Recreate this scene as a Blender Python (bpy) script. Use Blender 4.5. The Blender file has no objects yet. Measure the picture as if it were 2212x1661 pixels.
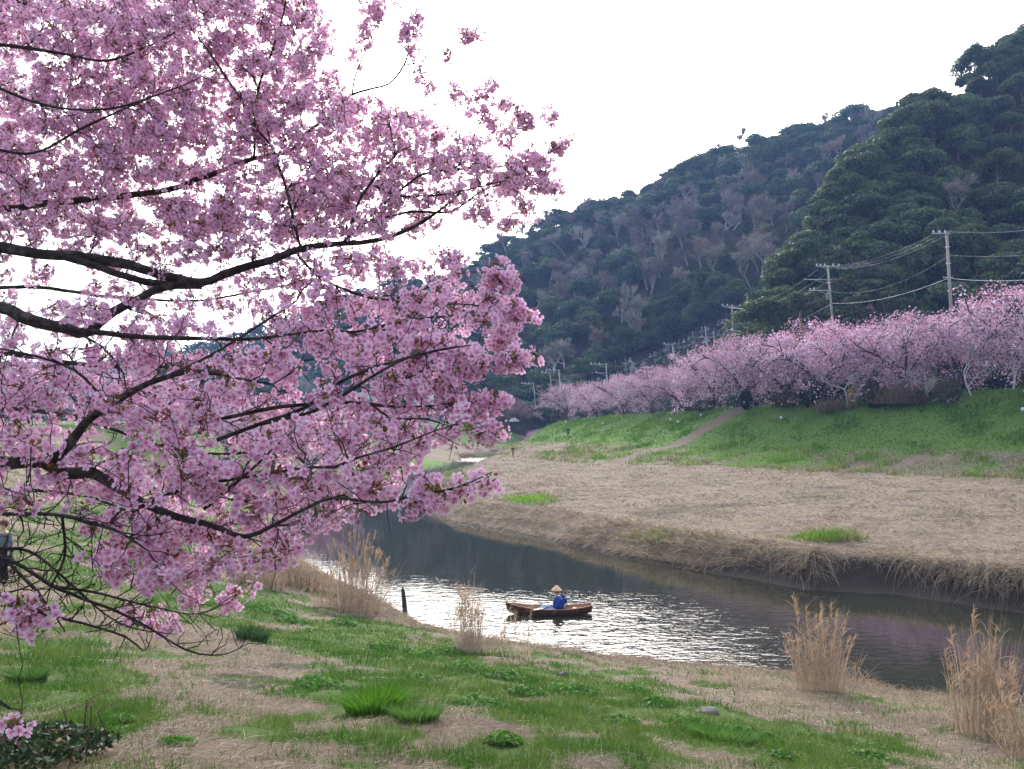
import bpy, math, random
import numpy as np
from mathutils import Vector, Matrix

# ------------------------------------------------------------------ camera, sky, sun, exposure
SC = bpy.context.scene
COL = SC.collection
F, CX, CY = 1750.0, 1106.0, 830.5            # focal length and centre in 2212 x 1661 photo units
TH = math.atan(74.5 / 1750.0)                # the camera looks up by this much
CAMZ = 8.0                                   # metres above the river

cam_d = bpy.data.cameras.new('camera')
cam = bpy.data.objects.new('camera', cam_d)
COL.objects.link(cam)
cam.location = (0, 0, CAMZ)
cam.rotation_euler = (math.pi / 2 + TH, 0, 0)
cam_d.sensor_width = 36.0
cam_d.lens = 36.0 * F / 2212.0
cam_d.clip_start = 0.1
cam_d.clip_end = 5000
SC.camera = cam

SUN_EL, SUN_AZ = math.radians(33), math.radians(1)   # azimuth from +Y towards +X
world = bpy.data.worlds.new('World')
SC.world = world
world.use_nodes = True
wn, wl = world.node_tree.nodes, world.node_tree.links
wn.clear()
w_out = wn.new('ShaderNodeOutputWorld')
w_bg = wn.new('ShaderNodeBackground')
w_sky = wn.new('ShaderNodeTexSky')
w_hs = wn.new('ShaderNodeHueSaturation')
w_sky.sky_type = 'NISHITA'
w_sky.sun_disc = False
w_sky.sun_elevation = SUN_EL
w_sky.sun_rotation = SUN_AZ
w_sky.air_density = 1.0
w_sky.dust_density = 5.5
w_sky.ozone_density = 1.0
w_hs.inputs['Saturation'].default_value = 0.38
w_bg.inputs['Strength'].default_value = 0.15
wl.new(w_sky.outputs[0], w_hs.inputs['Color'])
wl.new(w_hs.outputs[0], w_bg.inputs['Color'])
wl.new(w_bg.outputs[0], w_out.inputs['Surface'])

sun_d = bpy.data.lights.new('sun', 'SUN')
sun_d.energy = 0.6
sun_d.angle = math.radians(14)
sun_d.color = (1.0, 0.98, 0.95)
sun = bpy.data.objects.new('sun', sun_d)
COL.objects.link(sun)
_sv = Vector((math.sin(SUN_AZ) * math.cos(SUN_EL), math.cos(SUN_AZ) * math.cos(SUN_EL), math.sin(SUN_EL)))
sun.rotation_euler = _sv.to_track_quat('Z', 'Y').to_euler()

SC.view_settings.view_transform = 'Standard'
SC.view_settings.look = 'None'
SC.view_settings.gamma = 1
SC.view_settings.use_curve_mapping = False
SC.view_settings.exposure = 1.55
SC.cycles.max_bounces = 8
SC.cycles.transparent_max_bounces = 8
SC.cycles.volume_bounces = 0
SC.cycles.use_denoising = True
try:
    SC.cycles.denoising_prefilter = 'ACCURATE'
except Exception:
    pass

rng = np.random.default_rng(11)
random.seed(5)

# ------------------------------------------------------------------ projection helpers
def raydir(px, py):
    u = (np.asarray(px, float) - CX) / F
    v = -(np.asarray(py, float) - CY) / F
    s, c = math.sin(TH), math.cos(TH)
    return np.stack(np.broadcast_arrays(u, c - v * s, s + v * c), -1)

def at(px, py, Y):
    d = raydir(px, py)
    return np.array([0, 0, CAMZ]) + d * (np.asarray(Y, float) / d[..., 1])[..., None]

def onz(px, py, z=0.0):
    d = raydir(px, py)
    t = (z - CAMZ) / d[..., 2]
    return np.array([0, 0, CAMZ]) + d * t[..., None]

def topx(P):
    P = np.asarray(P, float)
    s, c = math.sin(TH), math.cos(TH)
    dz = P[..., 2] - CAMZ
    dep = P[..., 1] * c + dz * s
    up = -P[..., 1] * s + dz * c
    dep = np.where(np.abs(dep) < 1e-4, 1e-4, dep)
    return CX + F * P[..., 0] / dep, CY - F * up / dep

def ss(a, b, x):
    t = np.clip((np.asarray(x, float) - a) / (b - a), 0, 1)
    return t * t * (3 - 2 * t)

def _hash(ix, iy, k):
    n = (ix.astype(np.int64) * 374761393 + iy.astype(np.int64) * 668265263 + k * 1442695041) & 0x7fffffff
    n = ((n ^ (n >> 13)) * 1274126177) & 0x7fffffff
    return ((n ^ (n >> 16)) & 0xffff) / 65535.0

def vnoise(x, y, k=0):
    x = np.asarray(x, float); y = np.asarray(y, float)
    ix = np.floor(x); iy = np.floor(y)
    fx = x - ix; fy = y - iy
    fx = fx * fx * (3 - 2 * fx); fy = fy * fy * (3 - 2 * fy)
    a = _hash(ix, iy, k); b = _hash(ix + 1, iy, k); c = _hash(ix, iy + 1, k); d = _hash(ix + 1, iy + 1, k)
    return (a * (1 - fx) + b * fx) * (1 - fy) + (c * (1 - fx) + d * fx) * fy

def fbm(x, y, k=0, o=4):
    s = 0; a = 0.5; n = 0
    for i in range(o):
        s = s + a * vnoise(x * 2 ** i + 17.3 * i, y * 2 ** i - 9.1 * i, k + i); n += a; a *= 0.5
    return s / n

# ------------------------------------------------------------------ object helpers
def tag(o, label=None, cat=None, group=None, kind=None):
    if label: o['label'] = label
    if cat: o['category'] = cat
    if group: o['group'] = group
    if kind: o['kind'] = kind
    return o

def thing(name, label, cat, loc=(0, 0, 0), rz=0.0, group=None, scale=1.0):
    o = bpy.data.objects.new(name, None)
    o.empty_display_size = 0.2
    COL.objects.link(o)
    o.location = loc
    o.rotation_euler = (0, 0, rz)
    o.scale = (scale,) * 3
    return tag(o, label, cat, group)

def copy_tree(o, parent=None):
    c = o.copy()
    COL.objects.link(c)
    if parent is not None:
        c.parent = parent
    for ch in list(o.children):
        copy_tree(ch, c)
    return c

class Geo:
    """collects vertices, faces and vertex colours of ONE mesh"""
    def __init__(s):
        s.V = []; s.F3 = []; s.F4 = []; s.C = []; s.n = 0
    def add(s, V, F3=None, F4=None, col=(1, 1, 1)):
        V = np.asarray(V, float).reshape(-1, 3)
        s.V.append(V)
        c = np.asarray(col, float)
        if c.ndim == 1:
            c = np.broadcast_to(c, (len(V), 3))
        s.C.append(c)
        if F3 is not None and len(F3): s.F3.append(np.asarray(F3, np.int64).reshape(-1, 3) + s.n)
        if F4 is not None and len(F4): s.F4.append(np.asarray(F4, np.int64).reshape(-1, 4) + s.n)
        s.n += len(V)
        return s
    def arrays(s):
        V = np.concatenate(s.V); C = np.concatenate(s.C)
        F3 = np.concatenate(s.F3) if s.F3 else np.zeros((0, 3), np.int64)
        F4 = np.concatenate(s.F4) if s.F4 else np.zeros((0, 4), np.int64)
        return V, F3, F4, C
    def mesh(s, name, smooth=False):
        V, F3, F4, C = s.arrays()
        me = bpy.data.meshes.new(name)
        me.vertices.add(len(V))
        me.vertices.foreach_set('co', V.astype(np.float32).ravel())
        nl = len(F3) * 3 + len(F4) * 4
        me.loops.add(nl)
        me.loops.foreach_set('vertex_index', np.concatenate([F3.ravel(), F4.ravel()]).astype(np.int32))
        npoly = len(F3) + len(F4)
        me.polygons.add(npoly)
        st = np.concatenate([np.arange(len(F3)) * 3, len(F3) * 3 + np.arange(len(F4)) * 4]).astype(np.int32)
        me.polygons.foreach_set('loop_start', st)
        if smooth:
            me.polygons.foreach_set('use_smooth', np.ones(npoly, bool))
        a = me.color_attributes.new('Col', 'FLOAT_COLOR', 'POINT')
        c4 = np.ones((len(V), 4), np.float32); c4[:, :3] = C
        a.data.foreach_set('color', c4.ravel())
        me.update(calc_edges=True)
        me.validate()
        return me
    def build(s, name, mat, parent=None, smooth=False, loc=None):
        me = s.mesh(name, smooth)
        return link(name, me, mat, parent, loc)

def link(name, me, mat, parent=None, loc=None):
    o = bpy.data.objects.new(name, me)
    COL.objects.link(o)
    if mat is not None and not len(me.materials):
        me.materials.append(mat)
    if parent is not None:
        o.parent = parent
    if loc is not None:
        o.location = loc
    return o

def norm(v):
    v = np.asarray(v, float)
    return v / np.maximum(np.linalg.norm(v, axis=-1, keepdims=True), 1e-9)

def tube(g, pts, rad, sides=6, col=(1, 1, 1), cap=True):
    """a swept tube along pts with radii rad"""
    P = np.asarray(pts, float); n = len(P)
    R = np.broadcast_to(np.asarray(rad, float), (n,))
    T = np.gradient(P, axis=0); T = norm(T)
    ref = np.array([0, 0, 1.0]) if abs(T[0, 2]) < 0.9 else np.array([1.0, 0, 0])
    A = np.zeros((n, 3)); B = np.zeros((n, 3))
    a = norm(np.cross(T[0], ref))
    for i in range(n):
        a = a - T[i] * np.dot(a, T[i]); a = a / max(np.linalg.norm(a), 1e-9)
        A[i] = a; B[i] = np.cross(T[i], a)
    th = np.arange(sides) * 2 * math.pi / sides
    V = P[:, None] + R[:, None, None] * (A[:, None] * np.cos(th)[None, :, None] + B[:, None] * np.sin(th)[None, :, None])
    i, j = np.meshgrid(np.arange(n - 1), np.arange(sides), indexing='ij')
    j2 = (j + 1) % sides
    Q = np.stack([i * sides + j, i * sides + j2, (i + 1) * sides + j2, (i + 1) * sides + j], -1).reshape(-1, 4)
    V = V.reshape(-1, 3)
    F3 = None
    if cap:
        V = np.concatenate([V, P[:1], P[-1:]])
        c0, c1 = n * sides, n * sides + 1
        k = np.arange(sides); k2 = (k + 1) % sides
        F3 = np.concatenate([np.stack([np.full(sides, c0), k2, k], -1),
                             np.stack([np.full(sides, c1), (n - 1) * sides + k, (n - 1) * sides + k2], -1)])
    g.add(V, F3, Q, col)

def box(g, c, size, col=(1, 1, 1), rz=0.0, taper=1.0):
    sx, sy, sz = [q / 2 for q in size]
    v = np.array([[-sx, -sy, -sz], [sx, -sy, -sz], [sx, sy, -sz], [-sx, sy, -sz],
                  [-sx * taper, -sy * taper, sz], [sx * taper, -sy * taper, sz], [sx * taper, sy * taper, sz], [-sx * taper, sy * taper, sz]])
    if rz:
        co, si = math.cos(rz), math.sin(rz)
        v = np.stack([v[:, 0] * co - v[:, 1] * si, v[:, 0] * si + v[:, 1] * co, v[:, 2]], -1)
    f = [[0, 3, 2, 1], [4, 5, 6, 7], [0, 1, 5, 4], [1, 2, 6, 5], [2, 3, 7, 6], [3, 0, 4, 7]]
    g.add(v + np.asarray(c, float), None, f, col)

def lathe(g, prof, sides=12, col=(1, 1, 1), c=(0, 0, 0)):
    """prof: list of (r, z)"""
    n = len(prof)
    th = np.arange(sides) * 2 * math.pi / sides
    V = np.array([[r * math.cos(t), r * math.sin(t), z] for r, z in prof for t in th]) + np.asarray(c, float)
    i, j = np.meshgrid(np.arange(n - 1), np.arange(sides), indexing='ij')
    j2 = (j + 1) % sides
    Q = np.stack([i * sides + j, i * sides + j2, (i + 1) * sides + j2, (i + 1) * sides + j], -1).reshape(-1, 4)
    g.add(V, None, Q, col)

def quad_cloud(g, P, N, sx, sy, col):
    """one leaf-sized four-cornered face at each P facing N"""
    n = len(P)
    N = norm(N)
    t = norm(np.cross(N, rng.normal(size=(n, 3)))); b = np.cross(N, t)
    sx = np.broadcast_to(sx, (n,))[:, None]; sy = np.broadcast_to(sy, (n,))[:, None]
    bow = N * (0.25 * np.minimum(sx, sy))
    V = np.stack([P - t * sx - bow * .5, P - b * sy + bow * .5, P + t * sx - bow * .5, P + b * sy + bow * .5], 1)
    C = np.repeat(np.asarray(col, float).reshape(-1, 3) if np.ndim(col) > 1 else np.broadcast_to(col, (n, 3)), 4, axis=0)
    g.add(V.reshape(-1, 3), None, np.arange(n * 4).reshape(-1, 4), C)

def blades(g, P, h, w, lean, col, curve=0.5, up=None):
    """grass blades: P base, h height, w width, lean horizontal offset vectors of the tip"""
    n = len(P)
    h = np.broadcast_to(h, (n,)); w = np.broadcast_to(w, (n,))
    a = rng.uniform(0, 2 * math.pi, n)
    side = np.stack([np.cos(a), np.sin(a), np.zeros(n)], -1) * (w / 2)[:, None]
    upv = np.zeros((n, 3)); upv[:, 2] = h
    mid = P + upv * 0.55 + lean * (0.55 * (1 - curve))
    tip = P + upv + lean
    V = np.stack([P - side, P + side, mid + side * .8, mid - side * .8, tip], 1).reshape(-1, 3)
    k = np.arange(n)[:, None] * 5
    F4 = k + np.array([[0, 1, 2, 3]]); F3 = k + np.array([[3, 2, 4]])
    C = np.repeat(np.asarray(col, float).reshape(-1, 3) if np.ndim(col) > 1 else np.broadcast_to(col, (n, 3)), 5, axis=0)
    g.add(V, F3, F4, C)

def strands(g, P0, V0, L, w, droop, col, seg=5):
    """long thin stems leaving P0 along V0 (unit) and falling under their weight"""
    n = len(P0)
    if n == 0: return
    L = np.broadcast_to(L, (n,)); w = np.broadcast_to(w, (n,)); droop = np.broadcast_to(droop, (n,))
    t = np.linspace(0, 1, seg + 1)
    P = P0[:, None] + V0[:, None] * (L[:, None] * t)[..., None]
    P[..., 2] -= (droop[:, None] * L[:, None]) * t ** 2
    side = norm(np.cross(V0, np.array([0, 0, 1.0]) + rng.normal(size=(n, 3)) * .6)) * (w / 2)[:, None]
    ww = (1 - 0.75 * t ** 2)[None, :, None]
    A = P - side[:, None] * ww; B = P + side[:, None] * ww
    V = np.stack([A, B], 2).reshape(n, -1, 3)
    m = (seg + 1) * 2
    q = np.array([[2 * i, 2 * i + 1, 2 * i + 3, 2 * i + 2] for i in range(seg)])
    F4 = (np.arange(n) * m)[:, None, None] + q[None]
    C = np.repeat(np.asarray(col, float).reshape(-1, 3) if np.ndim(col) > 1 else np.broadcast_to(col, (n, 3)), m, axis=0)
    g.add(V.reshape(-1, 3), None, F4.reshape(-1, 4), C)

def mixcol(a, b, n, jit=0.12):
    t = rng.random((n, 1))
    c = np.asarray(a) * (1 - t) + np.asarray(b) * t
    return np.clip(c * (1 + rng.normal(size=(n, 1)) * jit), 0.004, 0.95)

def catmull(pts, step):
    P = np.asarray(pts, float)
    P = np.concatenate([2 * P[:1] - P[1:2], P, 2 * P[-1:] - P[-2:-1]])
    out = []
    for i in range(1, len(P) - 2):
        L = np.linalg.norm(P[i + 1, :3] - P[i, :3])
        m = max(2, int(L / step))
        t = np.arange(m)[:, None] / m
        p0, p1, p2, p3 = P[i - 1], P[i], P[i + 1], P[i + 2]
        out.append(0.5 * (2 * p1 + (p2 - p0) * t + (2 * p0 - 5 * p1 + 4 * p2 - p3) * t ** 2 + (3 * p1 - p0 - 3 * p2 + p3) * t ** 3))
    out.append(P[-2:-1])
    return np.concatenate(out)

# ------------------------------------------------------------------ materials
def newmat(name):
    m = bpy.data.materials.new(name)
    m.use_nodes = True
    nt = m.node_tree
    nt.nodes.clear()
    return m, nt.nodes, nt.links

def _noise(N, L, vec, scale, detail=4, rough=0.6, dist=0.0):
    n = N.new('ShaderNodeTexNoise')
    n.inputs['Scale'].default_value = scale
    n.inputs['Detail'].default_value = detail
    n.inputs['Roughness'].default_value = rough
    n.inputs['Distortion'].default_value = dist
    if vec is not None: L.new(vec, n.inputs['Vector'])
    return n.outputs['Fac']

def _ramp(N, L, fac, stops):
    r = N.new('ShaderNodeValToRGB')
    e = r.color_ramp.elements
    while len(e) < len(stops): e.new(0.5)
    for q, (p, c) in zip(e, stops):
        q.position = p
        q.color = (*c, 1) if len(c) == 3 else c
    L.new(fac, r.inputs['Fac'])
    return r.outputs['Color']

def _mix(N, L, fac, a, b, mode='MIX'):
    m = N.new('ShaderNodeMix')
    m.data_type = 'RGBA'
    m.blend_type = mode
    for s, v in ((m.inputs[0], fac), (m.inputs[6], a), (m.inputs[7], b)):
        if hasattr(v, 'is_output'): L.new(v, s)
        elif isinstance(v, (int, float)): s.default_value = v
        else: s.default_value = (*v, 1)
    return m.outputs[2]

def _math(N, L, op, a, b=0.5, clamp=False):
    m = N.new('ShaderNodeMath'); m.operation = op; m.use_clamp = clamp
    for s, v in ((m.inputs[0], a), (m.inputs[1], b)):
        if hasattr(v, 'is_output'): L.new(v, s)
        else: s.default_value = v
    return m.outputs[0]

def mat_solid(name, color, rough=0.7, metal=0.0, var=0.25, scale=6.0, bump=0.0, spec=0.3):
    """plain surface with procedural grain and wear"""
    m, N, L = newmat(name)
    out = N.new('ShaderNodeOutputMaterial'); b = N.new('ShaderNodeBsdfPrincipled')
    tc = N.new('ShaderNodeTexCoord')
    f = _noise(N, L, tc.outputs['Object'], scale, 5, 0.65)
    lo = tuple(c * (1 - var) for c in color); hi = tuple(min(1, c * (1 + var)) for c in color)
    L.new(_ramp(N, L, f, [(0.3, lo), (0.7, hi)]), b.inputs['Base Color'])
    b.inputs['Roughness'].default_value = rough
    b.inputs['Metallic'].default_value = metal
    b.inputs['Specular IOR Level'].default_value = spec
    if bump:
        bp = N.new('ShaderNodeBump'); bp.inputs['Strength'].default_value = bump; bp.inputs['Distance'].default_value = 0.02
        L.new(f, bp.inputs['Height']); L.new(bp.outputs[0], b.inputs['Normal'])
    L.new(b.outputs[0], out.inputs['Surface'])
    return m

def mat_vcol(name, transl=0.3, rough=0.6, spec=0.2, var=0.15, objvar=0.2, tint=(1, 1, 1), bark=False):
    """leaf, petal and straw material: colour comes from the mesh, light also passes through"""
    m, N, L = newmat(name)
    out = N.new('ShaderNodeOutputMaterial'); b = N.new('ShaderNodeBsdfPrincipled')
    at_ = N.new('ShaderNodeVertexColor'); at_.layer_name = 'Col'
    oi = N.new('ShaderNodeObjectInfo')
    tc = N.new('ShaderNodeTexCoord')
    f = _noise(N, L, tc.outputs['Object'], 3.0, 3)
    k = _math(N, L, 'MULTIPLY_ADD', f, var * 2)
    k.node.inputs[2].default_value = 1 - var
    k2 = _math(N, L, 'MULTIPLY_ADD', oi.outputs['Random'], objvar * 2)
    k2.node.inputs[2].default_value = 1 - objvar
    kk = _math(N, L, 'MULTIPLY', k, k2)
    v = N.new('ShaderNodeVectorMath'); v.operation = 'SCALE'
    L.new(at_.outputs['Color'], v.inputs[0]); L.new(kk, v.inputs['Scale'])
    v2 = N.new('ShaderNodeVectorMath'); v2.operation = 'MULTIPLY'
    L.new(v.outputs[0], v2.inputs[0]); v2.inputs[1].default_value = tint
    L.new(v2.outputs[0], b.inputs['Base Color'])
    if bark:                                   # rough bark: cross bands, cracks and pale lichen
        mp = N.new('ShaderNodeMapping'); mp.inputs['Scale'].default_value = (14, 14, 40)
        L.new(tc.outputs['Object'], mp.inputs['Vector'])
        fb = _noise(N, L, mp.outputs[0], 3.0, 6, .7, .6); fl = _noise(N, L, tc.outputs['Object'], 17, 5, .65)
        lich = _ramp(N, L, fl, [(.52, (0, 0, 0)), (.66, (1, 1, 1))])
        dk = _mix(N, L, _ramp(N, L, fb, [(.35, (1, 1, 1)), (.55, (0, 0, 0))]), v2.outputs[0], (.018, .014, .014))
        L.new(_mix(N, L, _math(N, L, 'MULTIPLY', lich, .6), dk, (.15, .145, .135)), b.inputs['Base Color'])
        bp = N.new('ShaderNodeBump'); bp.inputs['Strength'].default_value = .9; bp.inputs['Distance'].default_value = .012
        L.new(fb, bp.inputs['Height']); L.new(bp.outputs[0], b.inputs['Normal'])
    b.inputs['Roughness'].default_value = rough
    b.inputs['Specular IOR Level'].default_value = spec
    if transl > 0:
        t = N.new('ShaderNodeBsdfTranslucent'); mx = N.new('ShaderNodeMixShader')
        mx.inputs[0].default_value = transl
        L.new(v2.outputs[0], t.inputs['Color'])
        L.new(b.outputs[0], mx.inputs[1]); L.new(t.outputs[0], mx.inputs[2])
        L.new(mx.outputs[0], out.inputs['Surface'])
    else:
        L.new(b.outputs[0], out.inputs['Surface'])
    return m

M = {}
M['leaf'] = mat_vcol('leaf', 0.33, 0.55, 0.25, 0.2, 0.28)
M['grass'] = mat_vcol('grass_blade', 0.45, 0.6, 0.15, 0.1, 0.0)
M['straw'] = mat_vcol('dry_straw', 0.38, 0.75, 0.1, 0.15, 0.0)
M['petal'] = mat_vcol('petal', 0.42, 0.6, 0.1, 0.06, 0.05)
M['far_petal'] = mat_vcol('far_petal', 0.35, 0.7, 0.05, 0.22, 0.17)
M['twig'] = mat_vcol('twig', 0.0, 0.8, 0.15, 0.3, 0.12)
M['bark'] = mat_vcol('cherry_bark', 0.0, 0.85, 0.15, 0.3, 0.1, bark=True)
M['paint'] = mat_vcol('painted', 0.0, 0.55, 0.3, 0.08, 0.0)
M['cloth'] = mat_vcol('cloth', 0.0, 0.9, 0.05, 0.18, 0.0)
M['stone'] = mat_vcol('grey_stone', 0.0, 0.8, 0.2, 0.3, 0.2)
M['concrete'] = mat_solid('concrete_pole', (0.36, 0.33, 0.30), 0.85, 0, 0.2, 2.0)
M['steel'] = mat_solid('galvanised_steel', (0.45, 0.48, 0.52), 0.5, 0.4, 0.2, 3.0)
M['porcelain'] = mat_solid('white_porcelain', (0.75, 0.76, 0.78), 0.3, 0, 0.05)
M['wire'] = mat_solid('weathered_wire', (0.22, 0.24, 0.25), 0.6, 0.2, 0.15)
M['wire_pale'] = mat_solid('pale_cable', (0.42, 0.44, 0.46), 0.6, 0.1, 0.15)
# ------------------------------------------------------------------ river banks and levee in plan
W1 = np.array([(95, -14), (48, 2), (27, 13.5), (17, 19.2), (12.9, 21.8), (8.4, 24.6), (4.4, 25.9), (0.7, 27.3), (-2.9, 30.2),
               (-5.6, 35.2), (-9.4, 41), (-14, 50), (-18, 62), (-21, 75), (-21.5, 86), (-19, 97), (-17, 112), (-15.6, 126),
               (-12.6, 138), (-10.2, 160), (-11.5, 178), (-9, 198), (4, 214), (30, 222), (60, 228)], float)
W2 = np.array([(90, 7), (50, 22), (30, 30), (21, 33.6), (17.5, 37.2), (13.7, 38.2), (11.6, 41), (7.6, 45), (4.2, 50.5), (.75, 55.5),
               (-5.0, 62), (-6.9, 69), (-10.2, 88), (-11.4, 100), (-9.4, 110), (-5.9, 126), (-7.4, 138), (-6.4, 150), (-3, 163),
               (1.5, 176), (4.5, 184), (14, 194), (32, 203), (60, 214)], float)
RIV = np.concatenate([W1, W2[::-1]])
LEV = np.array([(140, 10, 13.0), (90, 66, 12.4), (60, 95, 11.7), (34.4, 122, 9.85), (18.3, 165, 8.6), (9, 195, 7.4), (-6, 225, 6.3), (-40, 250, 6.0), (-110, 275, 6.0), (-300, 300, 6)], float)

def chain(x, y, C):
    """distance to a polyline, its signed side (left of travel positive) and the position along it"""
    best = np.full(x.shape, 1e18); sg = np.zeros(x.shape); pr = np.zeros(x.shape)
    for i in range(len(C) - 1):
        ax, ay = C[i, 0], C[i, 1]; bx, by = C[i + 1, 0] - ax, C[i + 1, 1] - ay
        t = np.clip(((x - ax) * bx + (y - ay) * by) / (bx * bx + by * by), 0, 1)
        dx = x - ax - bx * t; dy = y - ay - by * t
        d = dx * dx + dy * dy
        m = d < best
        best = np.where(m, d, best); sg = np.where(m, np.sign(bx * dy - by * dx), sg); pr = np.where(m, i + t, pr)
    return np.sqrt(best), sg, pr

def inside(x, y, Pn):
    r = np.zeros(x.shape, bool); j = len(Pn) - 1
    for i in range(len(Pn)):
        xi, yi = Pn[i]; xj, yj = Pn[j]
        if yi != yj:
            r ^= ((yi > y) != (yj > y)) & (x < (xj - xi) * (y - yi) / (yj - yi) + xi)
        j = i
    return r

def ground_info(x, y):
    x = np.asarray(x, float); y = np.asarray(y, float)
    wob = 0.35 * (fbm(x * .8, y * .8, 3, 3) - .5) * ss(300, 40, y) + 1.6 * (fbm(x * .12, y * .12, 5, 3) - .5) * ss(40, 60, y)
    dn, _, _ = chain(x, y, W1); df, _, _ = chain(x, y, W2)
    riv = inside(x, y, RIV)
    near = dn < df
    dl, sl, pl = chain(x, y, LEV[:, :2])
    zt = np.interp(pl, np.arange(len(LEV)), LEV[:, 2])
    dls = dl * np.where(sl > 0, 1, -1)      # positive on the river side
    return dict(dn=np.maximum(dn + wob, 0), df=np.maximum(df + wob, 0), riv=riv, near=near & ~riv, far=~near & ~riv, dl=dls, zt=zt)

def H(x, y, info=None):
    x = np.asarray(x, float); y = np.asarray(y, float)
    I = info or ground_info(x, y)
    dn, df, dl, zt = I['dn'], I['df'], I['dl'], I['zt']
    n1 = fbm(x * .35, y * .35, 20, 4) - .5; n2 = fbm(x * 2.1, y * 2.1, 30, 3) - .5
    pw = 15 * ss(45, 95, y)
    s = .24 * np.maximum(dn - pw - .2, 0)
    s = np.where(s < 5.6, s, 5.6 + .5 * (1 - np.exp(-(s - 5.6) / .5)))
    zn = .5 * ss(0, .8, dn) + .6 * ss(1, 14, dn) * ss(50, 90, y) + s + .42 * n1 * ss(.5, 4, dn) + .09 * n2 * ss(.2, 1, dn)
    rg = ss(8, 15, x)
    bank = .28 * ss(0, 1.1, df) + (.55 + .55 * rg) * ss(1.0, 1.9, df) + (.7 - .5 * rg) * ss(1.7, 4.8, df)
    plain = bank + .95 * ss(2, 42, df) + (.35 * n1 + .08 * n2) * ss(1, 4, df)
    wsl = np.clip(12.6 * ss(0, 1, (zt - 2) / 8), 7, 12.6)
    zb = .43 * zt
    up = zb + (zt - zb) * np.clip((wsl - dl) / wsl, 0, 1)
    lo = 2.35 + (zb - 2.35) * np.clip((wsl * 1.95 - dl) / (wsl * .95), 0, 1) ** 1.5
    lev = np.where(dl < wsl, up, lo) + .5 * n1 * ss(0, 3, dl) * ss(22, 10, dl)
    zf = np.where(dl < wsl * 1.95, np.maximum(lev, plain), plain)
    zf = np.where(dl < 0, zt + .1 * n1, zf)
    zr = -.03 - .3 * np.minimum(np.minimum(dn, df), 4)
    z = np.where(I['riv'], zr, np.where(I['near'], zn, zf))
    return z

def hit(px, py, ymin=5, ymax=320):
    """where the line of sight through a point of the photograph meets the ground"""
    d = raydir(px, py)
    Y = np.concatenate([np.arange(ymin, 60, .05), np.arange(60, ymax, .25)])
    t = Y / d[1]
    P = np.array([0, 0, CAMZ]) + d[None] * t[:, None]
    z = H(P[:, 0], P[:, 1])
    k = np.argmax(P[:, 2] <= z)
    if P[k, 2] > z[k]: k = len(Y) - 1
    return np.array([P[k, 0], P[k, 1], z[k]])

# ------------------------------------------------------------------ what grows where (real ground cover, in metres)
GREEN = [  # centre and half-size in photo units, strength
    (520, 1310, 150, 45, .9), (760, 1375, 170, 48, 1.0), (900, 1440, 190, 52, 1.1), (1090, 1480, 190, 50, 1.15), (1300, 1530, 190, 46, .9),
    (1560, 1590, 210, 46, 1.1), (1780, 1625, 200, 40, .9), (1180, 1610, 240, 34, .55), (800, 1515, 110, 34, 1.2), (700, 1480, 80, 30, .9),
    (330, 1190, 260, 70, .95), (120, 1290, 140, 40, .5), (380, 1290, 120, 30, .8), (90, 1460, 180, 75, 1.1), (230, 1560, 190, 46, .85),
    (60, 1600, 140, 60, .8), (560, 1580, 120, 18, .7), (820, 1590, 160, 22, .7), (610, 1560, 70, 14, .6), (1000, 1640, 260, 30, .45), (300, 1110, 260, 40, .9), (420, 1030, 260, 40, .6)]
SOIL = [(520, 1470, 160, 34, .8), (760, 1480, 110, 24, .8), (880, 1560, 150, 28, .7), (1120, 1560, 120, 26, .6), (1700, 1570, 200, 18, .7),
        (1560, 1555, 120, 14, .6), (640, 1440, 120, 20, .6), (380, 1580, 100, 22, .5), (1300, 1600, 160, 18, .55), (760, 1330, 40, 16, .6), (1450, 1640, 200, 14, .6)]

def blobs(px, py, B):
    s = np.zeros(px.shape)
    for cx, cy, rx, ry, w in B:
        s = np.maximum(s, w * np.exp(-((px - cx) / rx) ** 2 * .9 - ((py - cy) / ry) ** 2 * .9))
    return s

def path_pts():
    return np.array([hit(*q)[:2] for q in ((1592, 884), (1565, 902), (1530, 922), (1495, 943), (1450, 964), (1400, 975), (1345, 992), (1310, 1008))])
PATH = path_pts()

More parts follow.
